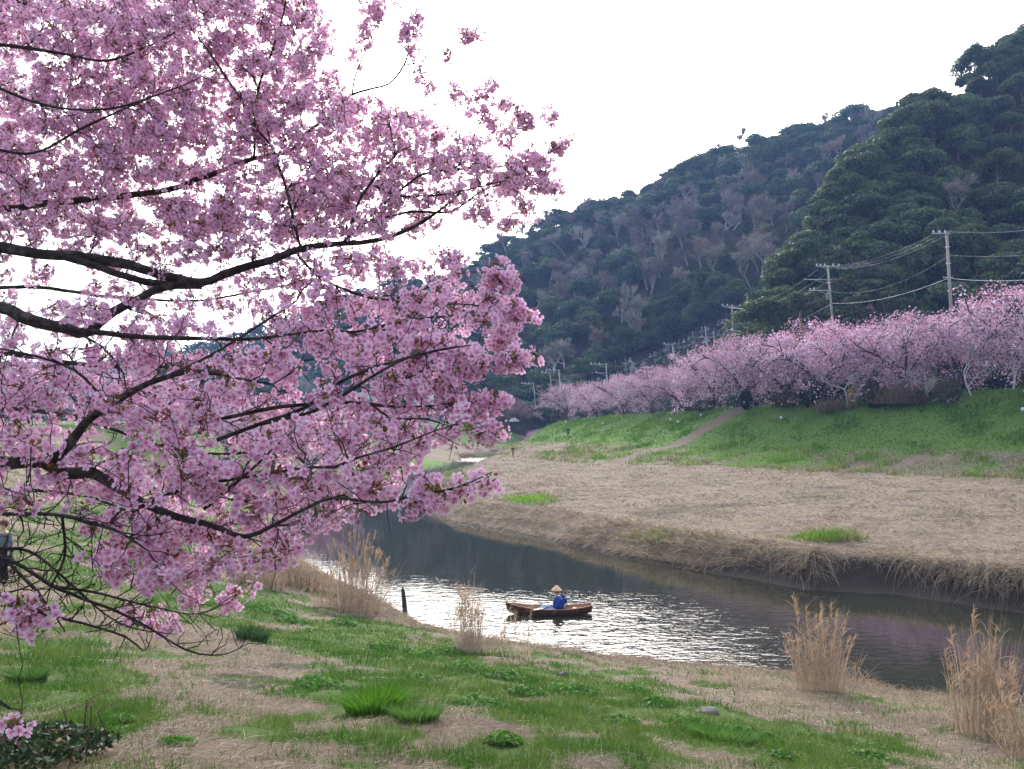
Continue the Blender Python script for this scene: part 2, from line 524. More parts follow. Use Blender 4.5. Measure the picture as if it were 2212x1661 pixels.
def zones(x, y, z, I):
    """green cover, bare soil and trodden path, 0..1"""
    px, py = topx(np.stack([x, y, z], -1))
    ok = y > 4
    px = np.where(ok, px, -999); py = np.where(ok, py, 2600)
    n = fbm(x * .5, y * .5, 41, 4); n5 = fbm(x * 1.7, y * 1.7, 47, 4); nb = fbm(x * .07, y * .07, 52, 3)
    g = blobs(px, py, GREEN) + .15 + (n - .5) * 1.1 + (n5 - .5) * 1.6
    g = np.where(y < 6, .55 + (n - .5), g)
    g = g - 1.1 * ss(3.2, .8, I['dn']) * ss(70, 50, y)
    g = np.where(y > 55, .35 + (nb - .5) * 1.6 + (n - .5) * .7 + .4 * ss(17, 28, I['dn']), g)
    gn = ss(.25, .75, g)
    soil_n = ss(.35, .8, blobs(px, py, SOIL) + (n5 - .5) * .9 + .02 + .35 * (fbm(x * .9, y * .9, 61, 3) - .5)) * (1 - gn * .7)
    wsl = np.clip(12.6 * ss(0, 1, (I['zt'] - 2) / 8), 7, 12.6)
    r = I['dl'] / wsl
    rgz = ss(8, 15, x)
    gf = 1.0 * ss(1.12, .96, r + (n - .5) * .18) + (.50 + (n - .5) * .9 + (nb - .5) * .9) * ss(2.6, 1.7, r + (nb - .5) * .6) * ss(.9, 1.1, r)
    gf = np.maximum(gf, 1.1 * blobs(px, py, [(1145, 1078, 56, 12, 1.0), (1775, 1163, 84, 9, .9), (960, 1034, 42, 16, 1.2), (1420, 1170, 150, 20, .45), (1640, 1195, 60, 18, .6)]) + (n5 - .5) * .5)
    gf = np.where(I['df'] < .8 + 1.1 * rgz, 0, gf + .12 * ss(.55, .75, n))
    gf = np.clip(gf, 0, 1)
    soil_f = ss(.75 + 1.35 * rgz, .45 + 1.05 * rgz, I['df']) + .55 * ss(.60, .74, fbm(x * .22, y * .5, 77, 4)) * ss(3, 7, I['df']) * ss(1.9, 2.3, r)
    dp, _, pp = chain(x, y, PATH)
    path = .8 * ss(2.5, .6, dp + (n5 - .5) * 2.6) * (~I['near'])
    G_ = np.where(I['near'], gn, gf); S_ = np.where(I['near'], soil_n, soil_f)
    S_ = np.where(I['riv'], 1, S_); G_ = np.where(I['riv'], 0, G_)
    back = I['dl'] < -1
    G_ = np.where(back & I['far'], .5, G_)
    G_ = G_ * (1 - path)
    return G_, np.clip(S_, 0, 1) * (1 - path), np.clip(path, 0, 1)

# ------------------------------------------------------------------ ground sheet
def ground_sheet():
    ys = [-13.5]
    while ys[-1] < 1600:
        ys.append(ys[-1] + max(.12, .0082 * (ys[-1] + 14)))
    ys = np.array(ys)
    us = np.linspace(-1.0, 1.25, 270)
    Yg, Ug = np.meshgrid(ys, us, indexing='ij')
    X = Ug * (Yg + 16)
    x, y = X.ravel(), Yg.ravel()
    I = ground_info(x, y)
    z = H(x, y, I)
    G_, S_, P_ = zones(x, y, z, I)
    nr, nc = X.shape
    i, j = np.meshgrid(np.arange(nr - 1), np.arange(nc - 1), indexing='ij')
    Q = np.stack([i * nc + j, i * nc + j + 1, (i + 1) * nc + j + 1, (i + 1) * nc + j], -1).reshape(-1, 4)
    g = Geo(); g.add(np.stack([x, y, z], -1), None, Q, np.stack([G_, S_, P_], -1))
    m, N, L = newmat('ground_cover')
    out = N.new('ShaderNodeOutputMaterial'); b = N.new('ShaderNodeBsdfPrincipled')
    vc = N.new('ShaderNodeVertexColor'); vc.layer_name = 'Col'
    sp = N.new('ShaderNodeSeparateColor'); L.new(vc.outputs['Color'], sp.inputs[0])
    tc = N.new('ShaderNodeTexCoord')
    ob = tc.outputs['Object']
    mp = N.new('ShaderNodeMapping'); mp.inputs['Scale'].default_value = (.55, 1.6, 1.0); mp.inputs['Rotation'].default_value = (0, 0, .35)
    L.new(ob, mp.inputs['Vector'])
    f1 = _noise(N, L, mp.outputs[0], 11, 9, .82, .6); f2 = _noise(N, L, mp.outputs[0], 1.1, 6, .7, .4); f3 = _noise(N, L, ob, .16, 4, .6)
    straw = _ramp(N, L, f1, [(.28, (.080, .060, .045)), (.42, (.185, .143, .110)), (.56, (.30, .24, .19)), (.76, (.45, .375, .305))])
    straw = _mix(N, L, _ramp(N, L, f3, [(.42, (0, 0, 0)), (.6, (.6, .6, .6))]), straw, (.175, .135, .10))
    f4 = _noise(N, L, mp.outputs[0], .23, 5, .65, .8)
    straw = _mix(N, L, _ramp(N, L, f4, [(.48, (0, 0, 0)), (.64, (.42, .42, .42))]), straw, (.20, .19, .085))
    dark = _ramp(N, L, f2, [(.36, (1, 1, 1)), (.5, (0, 0, 0))])
    straw = _mix(N, L, _math(N, L, 'MULTIPLY', dark, .45), straw, (.10, .074, .058))
    green = _ramp(N, L, f1, [(.25, (.024, .062, .008)), (.5, (.058, .138, .014)), (.75, (.12, .215, .030))])
    green = _mix(N, L, _math(N, L, 'MULTIPLY', f2, .6), green, (.045, .115, .018))
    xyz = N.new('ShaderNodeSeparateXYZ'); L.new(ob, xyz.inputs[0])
    turf = _ramp(N, L, f1, [(.25, (.05, .125, .012)), (.5, (.095, .21, .02)), (.75, (.17, .30, .045))])   # turf colour brightened beyond the river to offset weak light on the levee
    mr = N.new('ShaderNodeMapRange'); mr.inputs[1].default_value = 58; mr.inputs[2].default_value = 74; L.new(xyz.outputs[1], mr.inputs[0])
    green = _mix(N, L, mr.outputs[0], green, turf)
    soil = _ramp(N, L, f1, [(.3, (.035, .030, .026)), (.55, (.075, .062, .052)), (.8, (.15, .122, .10))])
    path = _ramp(N, L, f1, [(.3, (.10, .075, .052)), (.55, (.20, .152, .115)), (.8, (.28, .22, .17))])
    gm = _math(N, L, 'ADD', sp.outputs[0], _math(N, L, 'MULTIPLY_ADD', f1, .9))
    gm.node.inputs[1].default_value = 1
    e1 = _math(N, L, 'MULTIPLY_ADD', f2, 1.1); e1.node.inputs[2].default_value = -.55
    gmask = _ramp(N, L, _math(N, L, 'ADD', sp.outputs[0], e1), [(.32, (0, 0, 0)), (.7, (.82, .82, .82))])
    smask = _ramp(N, L, _math(N, L, 'ADD', sp.outputs[1], e1), [(.35, (0, 0, 0)), (.65, (1, 1, 1))])
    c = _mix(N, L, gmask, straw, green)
    c = _mix(N, L, smask, c, soil)
    c = _mix(N, L, sp.outputs[2], c, path)
    L.new(c, b.inputs['Base Color'])
    b.inputs['Roughness'].default_value = .92; b.inputs['Specular IOR Level'].default_value = .12
    bp = N.new('ShaderNodeBump'); bp.inputs['Strength'].default_value = .8; bp.inputs['Distance'].default_value = .09
    h = _math(N, L, 'ADD', f1, _math(N, L, 'MULTIPLY', f2, 1.6))
    L.new(h, bp.inputs['Height']); L.new(bp.outputs[0], b.inputs['Normal'])
    L.new(b.outputs[0], out.inputs['Surface'])
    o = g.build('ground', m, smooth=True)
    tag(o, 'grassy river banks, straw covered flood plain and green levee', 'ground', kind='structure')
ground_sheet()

# ------------------------------------------------------------------ river water
def river():
    g = Geo()
    xs = np.linspace(-70, 110, 91); ys = np.linspace(-16, 240, 129)
    Xg, Yg = np.meshgrid(xs, ys, indexing='ij')
    i, j = np.meshgrid(np.arange(len(xs) - 1), np.arange(len(ys) - 1), indexing='ij'); nc = len(ys)
    Q = np.stack([i * nc + j, (i + 1) * nc + j, (i + 1) * nc + j + 1, i * nc + j + 1], -1).reshape(-1, 4)
    V = np.stack([Xg.ravel(), Yg.ravel(), np.zeros(Xg.size)], -1)
    # the riffle: shallow broken water at the far bend; a light breeze roughens the middle of the near pool
    rif = np.exp(-((V[:, 0] + 4) / 8) ** 2 - ((V[:, 1] - 160) / 9) ** 2)
    breeze = np.exp(-((V[:, 0] - 2.0 + .3 * (V[:, 1] - 31)) / 8.2) ** 4 - ((V[:, 1] - 31.5) / 6.2) ** 4)
    g.add(V, None, Q, np.stack([rif, breeze, np.zeros(len(V))], -1))
    m, N, L = newmat('river_water')
    out = N.new('ShaderNodeOutputMaterial'); b = N.new('ShaderNodeBsdfPrincipled')
    b.inputs['Base Color'].default_value = (.026, .027, .020, 1)
    b.inputs['Roughness'].default_value = .02; b.inputs['IOR'].default_value = 1.333
    vc = N.new('ShaderNodeVertexColor'); vc.layer_name = 'Col'
    sp = N.new('ShaderNodeSeparateColor'); L.new(vc.outputs['Color'], sp.inputs[0])
    tc = N.new('ShaderNodeTexCoord')
    mp = N.new('ShaderNodeMapping'); mp.inputs['Scale'].default_value = (.62, 1.15, 1); mp.inputs['Rotation'].default_value = (0, 0, -.16)
    L.new(tc.outputs['Object'], mp.inputs['Vector'])
    a = _noise(N, L, mp.outputs[0], 2.3, 3, .5, .5); c = _noise(N, L, mp.outputs[0], 6.0, 2, .5, .3); big = _noise(N, L, tc.outputs['Object'], .3, 3, .6)
    h = _math(N, L, 'ADD', a, _math(N, L, 'MULTIPLY', c, .42))
    amp = _math(N, L, 'MULTIPLY_ADD', sp.outputs[1], 2.4); amp.node.inputs[2].default_value = .16
    amp = _math(N, L, 'MULTIPLY', amp, _ramp(N, L, big, [(.3, (.45, .45, .45)), (.65, (1, 1, 1))]))
    amp = _math(N, L, 'ADD', amp, _math(N, L, 'MULTIPLY', sp.outputs[0], 9.0))
    bp = N.new('ShaderNodeBump'); bp.inputs['Strength'].default_value = 1.0; bp.inputs['Distance'].default_value = .02
    L.new(_math(N, L, 'MULTIPLY', h, amp), bp.inputs['Height'])
    L.new(bp.outputs[0], b.inputs['Normal'])
    L.new(b.outputs[0], out.inputs['Surface'])
    o = g.build('river_water', m)
    tag(o, 'calm dark river reflecting the wooded hill and white sky', 'river', kind='structure')
river()

# ------------------------------------------------------------------ hills behind the levee
class Hill:
    def __init__(s, px, ridge_y, ridge_d, base_d, base_z, pw=1.0):
        s.px = np.array(px, float); s.d0 = np.array(base_d, float); s.d1 = np.array(ridge_d, float)
        P = at(s.px, np.array(ridge_y, float), s.d1)
        s.z1 = P[:, 2]; s.z0 = np.array(base_z, float); s.pw = pw
    def p(s, px, t):
        px = np.asarray(px, float); t = np.asarray(t, float)
        d0 = np.interp(px, s.px, s.d0); d1 = np.interp(px, s.px, s.d1)
        z0 = np.interp(px, s.px, s.z0); z1 = np.interp(px, s.px, s.z1)
        d = d0 + (d1 - d0) * t
        X = (px - CX) / F * d
        tt = np.clip(t, 0, 1) ** s.pw - .5 * np.maximum(t - 1, 0)
        z = z0 + (z1 - z0) * tt + (fbm(X * .03, d * .03, 90, 3) - .5) * 14 * ss(0, .3, t) * ss(1.05, .8, t)
        return np.stack(np.broadcast_arrays(X, d, z), -1)

HB = Hill([-500, 0, 200, 400, 600, 700, 840, 1000, 1060, 1130, 1200, 1270, 1400, 1480, 1600, 1690, 1780, 1890, 1980, 2200, 2700],
          [800, 812, 815, 780, 725, 690, 640, 602, 560, 520, 490, 462, 424, 374, 330, 316, 290, 268, 250, 200, 120],
          [540, 520, 500, 480, 460, 440, 430, 420, 415, 408, 400, 396, 390, 385, 375, 370, 360, 350, 345, 340, 330],
          [320, 315, 310, 305, 300, 290, 275, 258, 252, 244, 238, 230, 218, 210, 198, 192, 188, 184, 182, 180, 180],
          [6] * 7 + [6, 6, 6.5, 7, 7.2, 8, 8.5, 9, 9.3, 9.6, 10, 10.5, 11, 12])
HS = Hill([1660, 1700, 1750, 1830, 1900, 1980, 2060, 2130, 2212, 2400, 2800, 3200],
          [770, 680, 562, 455, 380, 292, 240, 186, 145, 55, -100, -210],
          [150, 158, 168, 180, 188, 196, 204, 210, 214, 222, 235, 245],
          [146, 143, 140, 137, 134, 131, 128, 126, 123, 118, 110, 104],
          [9.5, 9.6, 9.8, 10.2, 10.5, 10.9, 11.2, 11.5, 11.8, 12, 12.3, 12.5])

def hill_mesh(hill, name, label, px0, px1, npx):
    g = Geo()
    pp = np.linspace(px0, px1, npx); tt = np.concatenate([np.linspace(-.06, 1, 60), np.linspace(1.03, 1.8, 14)])
    A, B = np.meshgrid(pp, tt, indexing='ij')
    V = hill.p(A.ravel(), B.ravel())
    V[:, 2] -= 5 * (B.ravel() < -.03)
    nc = len(tt)
    i, j = np.meshgrid(np.arange(npx - 1), np.arange(nc - 1), indexing='ij')
    Q = np.stack([i * nc + j, (i + 1) * nc + j, (i + 1) * nc + j + 1, i * nc + j + 1], -1).reshape(-1, 4)
    g.add(V, None, Q)
    o = g.build(name, M['hill'], smooth=True)
    tag(o, label, 'hill', kind='structure')

def hill_mat():
    m, N, L = newmat('hill_undergrowth')
    out = N.new('ShaderNodeOutputMaterial'); b = N.new('ShaderNodeBsdfPrincipled')
    tc = N.new('ShaderNodeTexCoord')
    f = _noise(N, L, tc.outputs['Object'], .5, 8, .75); f2 = _noise(N, L, tc.outputs['Object'], .05, 5, .6)
    a = _ramp(N, L, f, [(.3, (.012, .022, .010)), (.55, (.035, .055, .02)), (.75, (.07, .085, .035))])
    c = _ramp(N, L, f, [(.3, (.03, .022, .018)), (.55, (.08, .06, .048)), (.75, (.14, .105, .08))])
    L.new(_mix(N, L, _ramp(N, L, f2, [(.42, (0, 0, 0)), (.58, (1, 1, 1))]), a, c), b.inputs['Base Color'])
    b.inputs['Roughness'].default_value = 1; b.inputs['Specular IOR Level'].default_value = 0
    bp = N.new('ShaderNodeBump'); bp.inputs['Strength'].default_value = 1; bp.inputs['Distance'].default_value = 1.5
    L.new(f, bp.inputs['Height']); L.new(bp.outputs[0], b.inputs['Normal'])
    L.new(b.outputs[0], out.inputs['Surface'])
    return m
M['hill'] = hill_mat()
hill_mesh(HB, 'hill', 'long wooded hill sloping down behind the blossom row', -500, 2700, 150)
hill_mesh(HS, 'hill_spur', 'steep wooded spur of the hill behind the utility poles', 1660, 3200, 80)
# ------------------------------------------------------------------ trees of the hillside
def lobes_evergreen(R, Hh, n, seed):
    r = np.random.default_rng(seed)
    c = []
    for k in range(n):
        a = r.uniform(0, 2 * math.pi); q = math.sqrt(r.random()) * .80
        x, y = q * R * math.cos(a), q * R * math.sin(a)
        z = Hh * (.40 + .45 * (1 - q * q) * r.uniform(.75, 1.1) - .20 * q * r.random())
        c.append((x, y, z, R * r.uniform(.2, .46)))
    return np.array(c)

def crown_evergreen(R, Hh, n_lobe, n_leaf, leaf, c1, c2, seed):
    g = Geo()
    Lb = lobes_evergreen(R, Hh, n_lobe, seed)
    w = Lb[:, 3] ** 2; k = rng.choice(len(Lb), n_leaf, p=w / w.sum())
    d = norm(rng.normal(size=(n_leaf, 3)) + np.array([0, 0, .55]))
    rad = Lb[k, 3] * (1 - .55 * rng.random(n_leaf) ** 2.2)
    sub = 1 + .22 * (fbm(d[:, 0] * 3 + k * 7, d[:, 1] * 3 + d[:, 2] * 2, 12, 3) - .5) * 2
    P = Lb[k, :3] + d * (rad * sub)[:, None] * np.array([1, 1, .62])
    keep = P[:, 2] > Hh * .12
    P, d, k = P[keep], d[keep], k[keep]
    col = mixcol(c1, c2, len(P), .18) * (0.85 + .3 * (np.sin(k * 12.9) * .5 + .5))[:, None]
    s = leaf * rng.uniform(.6, 1.35, len(P))
    quad_cloud(g, P, d + rng.normal(size=d.shape) * .55, s, s * .62, col)
    return g, Lb

def trunk_evergreen(Lb, Hh, r0, col):
    g = Geo()
    top = np.array([0, 0, Hh * .5])
    pts = np.array([[0, 0, -1.5], [.1, .05, Hh * .2], [-.1, .1, Hh * .38], top])
    tube(g, pts, np.array([1.15, .9, .75, .55]) * r0, 7, col)
    for q in Lb[:7]:
        s = np.array([0, 0, Hh * random.uniform(.25, .45)]); e = q[:3] - np.array([0, 0, q[3] * .1])
        m = (s + e) / 2 + np.array([0, 0, -.06 * Hh])
        tube(g, [s, m, e], np.array([.5, .32, .12]) * r0, 5, col)
    return g

def skeleton_tree(Hh, spread, depth, seed, r0=.22, trunk=.18, up=.35, nfork=(2, 4), shrink=.72):
    """recursive bare branching; returns list of (points, radii, level)"""
    r = np.random.default_rng(seed)
    out = []
    def grow(p, d, L, rad, lev):
        n = 4
        pts = [p]; dd = d.copy()
        for i in range(n):
            dd = norm(dd + r.normal(size=3) * .16 + np.array([0, 0, up * .12]))
            pts.append(pts[-1] + dd * L / n)
        out.append((np.array(pts), np.linspace(rad, rad * .62, n + 1), lev))
        if lev >= depth: return
        for _ in range(r.integers(*nfork) + (1 if lev == 0 else 0)):
            a = norm(np.cross(dd, r.normal(size=3)))
            ang = r.uniform(.35, .95) * spread
            nd = norm(dd * math.cos(ang) + a * math.sin(ang) + np.array([0, 0, up * .3]))
            k = r.integers(2, n + 1)
            grow(pts[k], nd, L * shrink * r.uniform(.75, 1.15), rad * .6, lev + 1)
    grow(np.array([0, 0, -.6]), norm(np.array([r.normal() * .06, r.normal() * .06, 1.0])), Hh * trunk * 1.6, r0, 0)
    zmax = max(p[0][:, 2].max() for p in out)
    s = Hh / zmax
    return [(p * s, q * s, l) for p, q, l in out]

def bare_tree_geo(Hh, spread, seed, c_bark, c_twig, tw=.03, r0=.2, depth=5, nfork=(2, 4), up=.35, minr=.02, per=5, tl=.075):
    lim, tw_g = Geo(), Geo()
    for pts, rad, lev in skeleton_tree(Hh, spread, depth, seed, r0, nfork=nfork, up=up):
        if lev <= 2:
            tube(lim, pts, np.maximum(rad, minr * 1.3), 5 if lev < 2 else 4, c_bark, cap=False)
        else:
            n = per
            k = rng.integers(1, len(pts), n)
            d0 = norm(pts[-1] - pts[0])
            P0 = pts[k]; V0 = norm(d0 + rng.normal(size=(n, 3)) * .55)
            strands(tw_g, P0, V0, Hh * tl * rng.uniform(.5, 1.3, n), tw, .05, mixcol(c_twig, c_bark, n), 2)
            tube(tw_g, pts[::2] if len(pts) > 3 else pts, np.maximum(rad[::2], minr * .8), 3, c_twig, cap=False)
    return lim, tw_g

def make_tree(name, label, cat, parts, group=None):
    t = thing(name, label, cat, (0, 0, -500), group=group)
    for nm, me, mat in parts:
        link(nm, me, mat, t)
    return t

# prototypes: meshes are shared by every copy
EV, EVN, BARE, CONI = [], [], [], []
BARK = (.13, .10, .08)
for k in range(6):
    R, Hh = [(6.2, 11), (5.4, 10.5), (6.8, 12), (5.8, 11), (5.0, 9.5), (6.4, 10.5)][k]
    c1, c2 = [((.016, .042, .024), (.045, .085, .038)), ((.022, .050, .022), (.065, .105, .035)), ((.014, .038, .026), (.036, .075, .042)),
              ((.030, .055, .020), (.080, .115, .038)), ((.018, .045, .022), (.050, .090, .035)), ((.020, .046, .028), (.050, .088, .048))][k]
    g, Lb = crown_evergreen(R, Hh, 24, 4600, .34, [q * m for q, m in zip(c1, (1.8, 1.6, 1.35))], [q * m for q, m in zip(c2, (2.1, 1.9, 1.55))], 100 + k)
    EV.append((g.mesh('evergreen_crown'), trunk_evergreen(Lb, Hh, .28, BARK).mesh('evergreen_trunk')))
for k in range(4):
    R, Hh = [(5.2, 11), (4.6, 10), (5.6, 12), (4.4, 9)][k]
    c1, c2 = [((.022, .055, .020), (.095, .150, .050)), ((.034, .066, .022), (.13, .175, .060)), ((.018, .046, .020), (.075, .125, .046)), ((.028, .062, .028), (.105, .155, .065))][k]
    g, Lb = crown_evergreen(R, Hh, 22, 7500, .25, [q * m for q, m in zip(c1, (1.6, 1.4, 1.25))], [q * m for q, m in zip(c2, (1.6, 1.45, 1.3))], 200 + k)
    EVN.append((g.mesh('broadleaf_crown'), trunk_evergreen(Lb, Hh, .26, (.2, .14, .1)).mesh('broadleaf_trunk')))
for k in range(5):
    cb, ct = [((.34, .30, .28), (.26, .22, .21)), ((.44, .40, .36), (.30, .26, .24)), ((.28, .23, .21), (.25, .195, .19)), ((.38, .30, .24), (.31, .235, .20)), ((.50, .46, .42), (.33, .29, .27))][k]
    lim, tw = bare_tree_geo(10.5, .8, 300 + k, cb, ct, .085, .17, 5, (2, 4), .45, .05, 8, .10)
    BARE.append((lim.mesh('bare_limbs'), tw.mesh('bare_twigs')))
for k in range(2):
    g = Geo()
    n = 2600; Hh = 12.0
    z = rng.random(n) ** .8; a = rng.uniform(0, 2 * math.pi, n)
    q = (1 - z) * 3.0 * (.55 + .45 * rng.random(n) ** .5) * (1 + .25 * np.sin(z * 46 + a))
    P = np.stack([q * np.cos(a), q * np.sin(a), 1.2 + z * (Hh - 1.2)], -1)
    quad_cloud(g, P, np.stack([np.cos(a), np.sin(a), np.full(n, .8)], -1) + rng.normal(size=(n, 3)) * .4, .40 * rng.uniform(.6, 1.3, n), .22, mixcol((.035, .06, .016), (.10, .13, .03), n))
    t = Geo(); tube(t, [[0, 0, -1.5], [0, 0, Hh * .5], [0, 0, Hh * .96]], [.25, .15, .03], 6, BARK)
    CONI.append((g.mesh('conifer_crown'), t.mesh('conifer_trunk')))

def put(kind_list, k, name, label, cat, P, s, group, rz=None, crown='crown', trunk='trunk', mats=None):
    t = thing(name, label, cat, P, rng.uniform(0, 6.28) if rz is None else rz, group, s)
    a, b = kind_list[k % len(kind_list)]
    link(crown, a, mats[0], t); link(trunk, b, mats[1], t)
    t.scale = (s * rng.uniform(.85, 1.2), s * rng.uniform(.85, 1.2), s * rng.uniform(.8, 1.15))
    return t

MLEAF, MTWIG = (M['leaf'], M['twig']), (M['twig'], M['twig'])

CEM_X = [1270, 1320, 1400, 1470, 1520, 1590]
CEM_HI = [812, 788, 764, 734, 706, 676]
def cemetery_zone(px, py):
    return (1285 < px < 1600) and py > np.interp(px, CEM_X, CEM_HI) - 8

NUM = ['', 'one', 'two', 'three', 'four', 'five', 'six', 'seven', 'eight', 'nine', 'ten']
ORD = ['leftmost', 'second from left', 'third from left', 'fourth from left', 'fifth from left', 'sixth from left', 'seventh from left']
PENDING = {}
def pend(o, base, where, px):
    PENDING.setdefault((base, where), []).append((px, o))
def settle_labels():
    """one label per tree or stone: its look, its place, and its turn in the row where others look the same"""
    for (base, where), L in PENDING.items():
        L.sort(key=lambda q: q[0])
        n = len(L)
        for i, (px, o) in enumerate(L):
            if n == 1: o['label'] = base + ' ' + where
            elif n <= 6:
                w = ('rightmost' if i == n - 1 else ORD[i]) + ' of %s ' % NUM[n] + base + 's ' + where
                o['label'] = w
            else:
                o['label'] = base + ' ' + where
            o['group'] = (base + 's ' + where)
    PENDING.clear()

def where_words(px, t, spur):
    k = min(4, int(t * 5))
    if spur:
        b = ('at the spur foot', 'low on the spur', 'midway up the spur', 'high on the spur', 'on the spur skyline')[k]
        m = 'at its left end' if px < 1790 else 'above the transformer pole' if px < 1930 else 'above the tallest pole' if px < 2090 else 'towards the right edge'
    else:
        b = ('at the hill foot', 'low on the hill', 'midway up the hill', 'high on the hill', 'on the hill ridge')[k]
        m = ('behind the blossoms' if px < 1010 else 'by the slim poles' if px < 1150 else 'above the grey poles' if px < 1290 else 'left of the cemetery' if px < 1390 else
             'above the cemetery' if px < 1490 else 'above the palms' if px < 1640 else 'beside the spur' if px < 1800 else 'behind the spur edge')
    return b + ' ' + m

def forest():
    spots = []
    for spur in (False, True):
        hill = HS if spur else HB
        step_s = 7.0 if spur else 9.0
        px0, px1 = (1668, 2330) if spur else (860, 2000)
        d0m, d1m = hill.d0.mean(), hill.d1.mean()
        slope = np.mean(np.hypot(hill.d1 - hill.d0, hill.z1 - hill.z0))
        nt = int(slope / step_s)
        for it in range(nt + 1):
            t0 = it / nt
            dm = d0m + (d1m - d0m) * t0
            dpx = step_s / dm * F * (.55 if it >= nt - 1 else 1)
            off = rng.random() * dpx
            for px in np.arange(px0 + off, px1, dpx):
                spots.append((spur, px + rng.normal() * dpx * .25, min(1.0, max(0, t0 + rng.normal() * .28 / nt))))
    order = sorted(spots, key=lambda q: q[2])
    for spur, px, t in order:
        hill = HS if spur else HB
        P = hill.p(px, t)
        qx, qy = topx(P + np.array([0, 0, 6.0]))
        if not spur and px > 1700:                     # hidden behind the spur
            sy = np.interp(px, [1690, 1750, 1830, 1900, 1980, 2060], [560, 430, 330, 270, 205, 150])
            if qy > sy + 45: continue
        if not spur and t < .4 and cemetery_zone(*topx(P)): continue
        nz = fbm(P[0] * .035, P[1] * .035, 130, 3)
        if spur:
            bare = (t < .55) and rng.random() < .06
        else:
            bare = rng.random() < (.78 if nz > .46 else .2) and .12 < t < .93
            if t > .80: bare = rng.random() < .12
        conif = (not bare) and (not spur) and nz < .47 and rng.random() < .16 and t < .8
        w = where_words(px, t, spur)
        if bare:
            c = int(rng.integers(0, 5))
            o = put(BARE, c, 'bare_tree', None, 'tree', P - [0, 0, .4], rng.uniform(.9, 1.2) * (.85 if spur else 1), None, crown='trunk', trunk='crown', mats=MTWIG)
            base = ['grey leafless tree', 'pale leafless tree', 'purplish leafless tree', 'brownish leafless tree', 'silvery leafless tree'][c]
        elif conif:
            o = put(CONI, int(rng.integers(0, 2)), 'conifer_tree', None, 'tree', P - [0, 0, .5], rng.uniform(.75, 1.15), None, mats=MLEAF)
            base = 'conical olive tree'
        elif spur:
            k = int(rng.integers(0, 4))
            o = put(EVN, k, 'broadleaf_tree', None, 'tree', P - [0, 0, 1.2], rng.uniform(.8, 1.25), None, mats=MLEAF)
            base = ['dark broadleaf tree', 'olive broadleaf tree', 'mossy broadleaf tree', 'greyish broadleaf tree'][k]
        else:
            k = int(rng.integers(0, 6))
            o = put(EV, k, 'evergreen_tree', None, 'tree', P - [0, 0, 1.5 + 2 * (t > .85)], rng.uniform(.8, 1.2), None, mats=MLEAF)
            base = ['dark evergreen', 'green evergreen', 'bluish evergreen', 'olive evergreen', 'mossy evergreen', 'greyish evergreen'][k]
        pend(o, base, w, px)
    settle_labels()
    # far wood on the left, seen only through gaps of the blossoms: one mass
    g = Geo()
    for px in np.arange(-260, 870, 22):
        for t in np.linspace(0, 1, 9):
            P = HB.p(px + rng.normal() * 8, t)
            n = 190
            d = norm(rng.normal(size=(n, 3)) + np.array([0, 0, .5]))
            Q = P + np.array([0, 0, 5.0]) + d * np.array([6.5, 6.5, 4.6]) * (1 - .35 * rng.random((n, 1)))
            quad_cloud(g, Q, d + rng.normal(size=d.shape) * .5, .95, .6, mixcol((.014, .036, .024), (.045, .08, .04), n))
    o = g.build('forest', M['leaf'])
    tag(o, 'far dark wood on the low hill seen through the blossoms', 'forest', kind='stuff')
forest()

# big limbs showing on the spur: a few tall pale-stemmed trees at its lower edge
for px, t, s in ((1790, .12, 1.5), (1860, .10, 1.45), (1950, .13, 1.4), (1905, .32, 1.3), (2105, .05, 1.2)):
    P = HS.p(px, t)
    tt = thing('pale_stemmed_tree', 'leaning olive tree with thick pale limbs, %s' % {1790: 'nearest the left end of the spur', 1860: 'above the transformer pole', 1950: 'left of the tallest pole', 1905: 'higher up the spur', 2105: 'right of the tallest pole'}[px], 'tree', P, 0, 'pale stemmed trees on the spur')
    lg, tg, cg = Geo(), Geo(), Geo()
    sk = skeleton_tree(10 * s, .85, 3, int(px), .3 * s, nfork=(2, 3), up=.25)
    ends = []
    for pts, rad, lev in sk:
        pts = pts + np.array([-.25, 0, 0]) * np.maximum(pts[:, 2:3], 0)
        tube(lg, pts, np.maximum(rad, .07), 6, (.34, .24, .17), cap=False)
        if lev >= 2: ends.append(pts[-1]); ends.append(pts[2])
    ends = np.array(ends)
    n = 5200
    k = rng.integers(0, len(ends), n); d = norm(rng.normal(size=(n, 3)) + np.array([0, 0, .6]))
    quad_cloud(cg, ends[k] + d * np.array([1.5, 1.5, .8]) * rng.uniform(.4, 1.1, (n, 1)), d + rng.normal(size=(n, 3)) * .5, .24, .14, mixcol((.045, .062, .024), (.12, .14, .055), n))
    lg.build('trunk', M['twig'], tt); cg.build('crown', M['leaf'], tt)
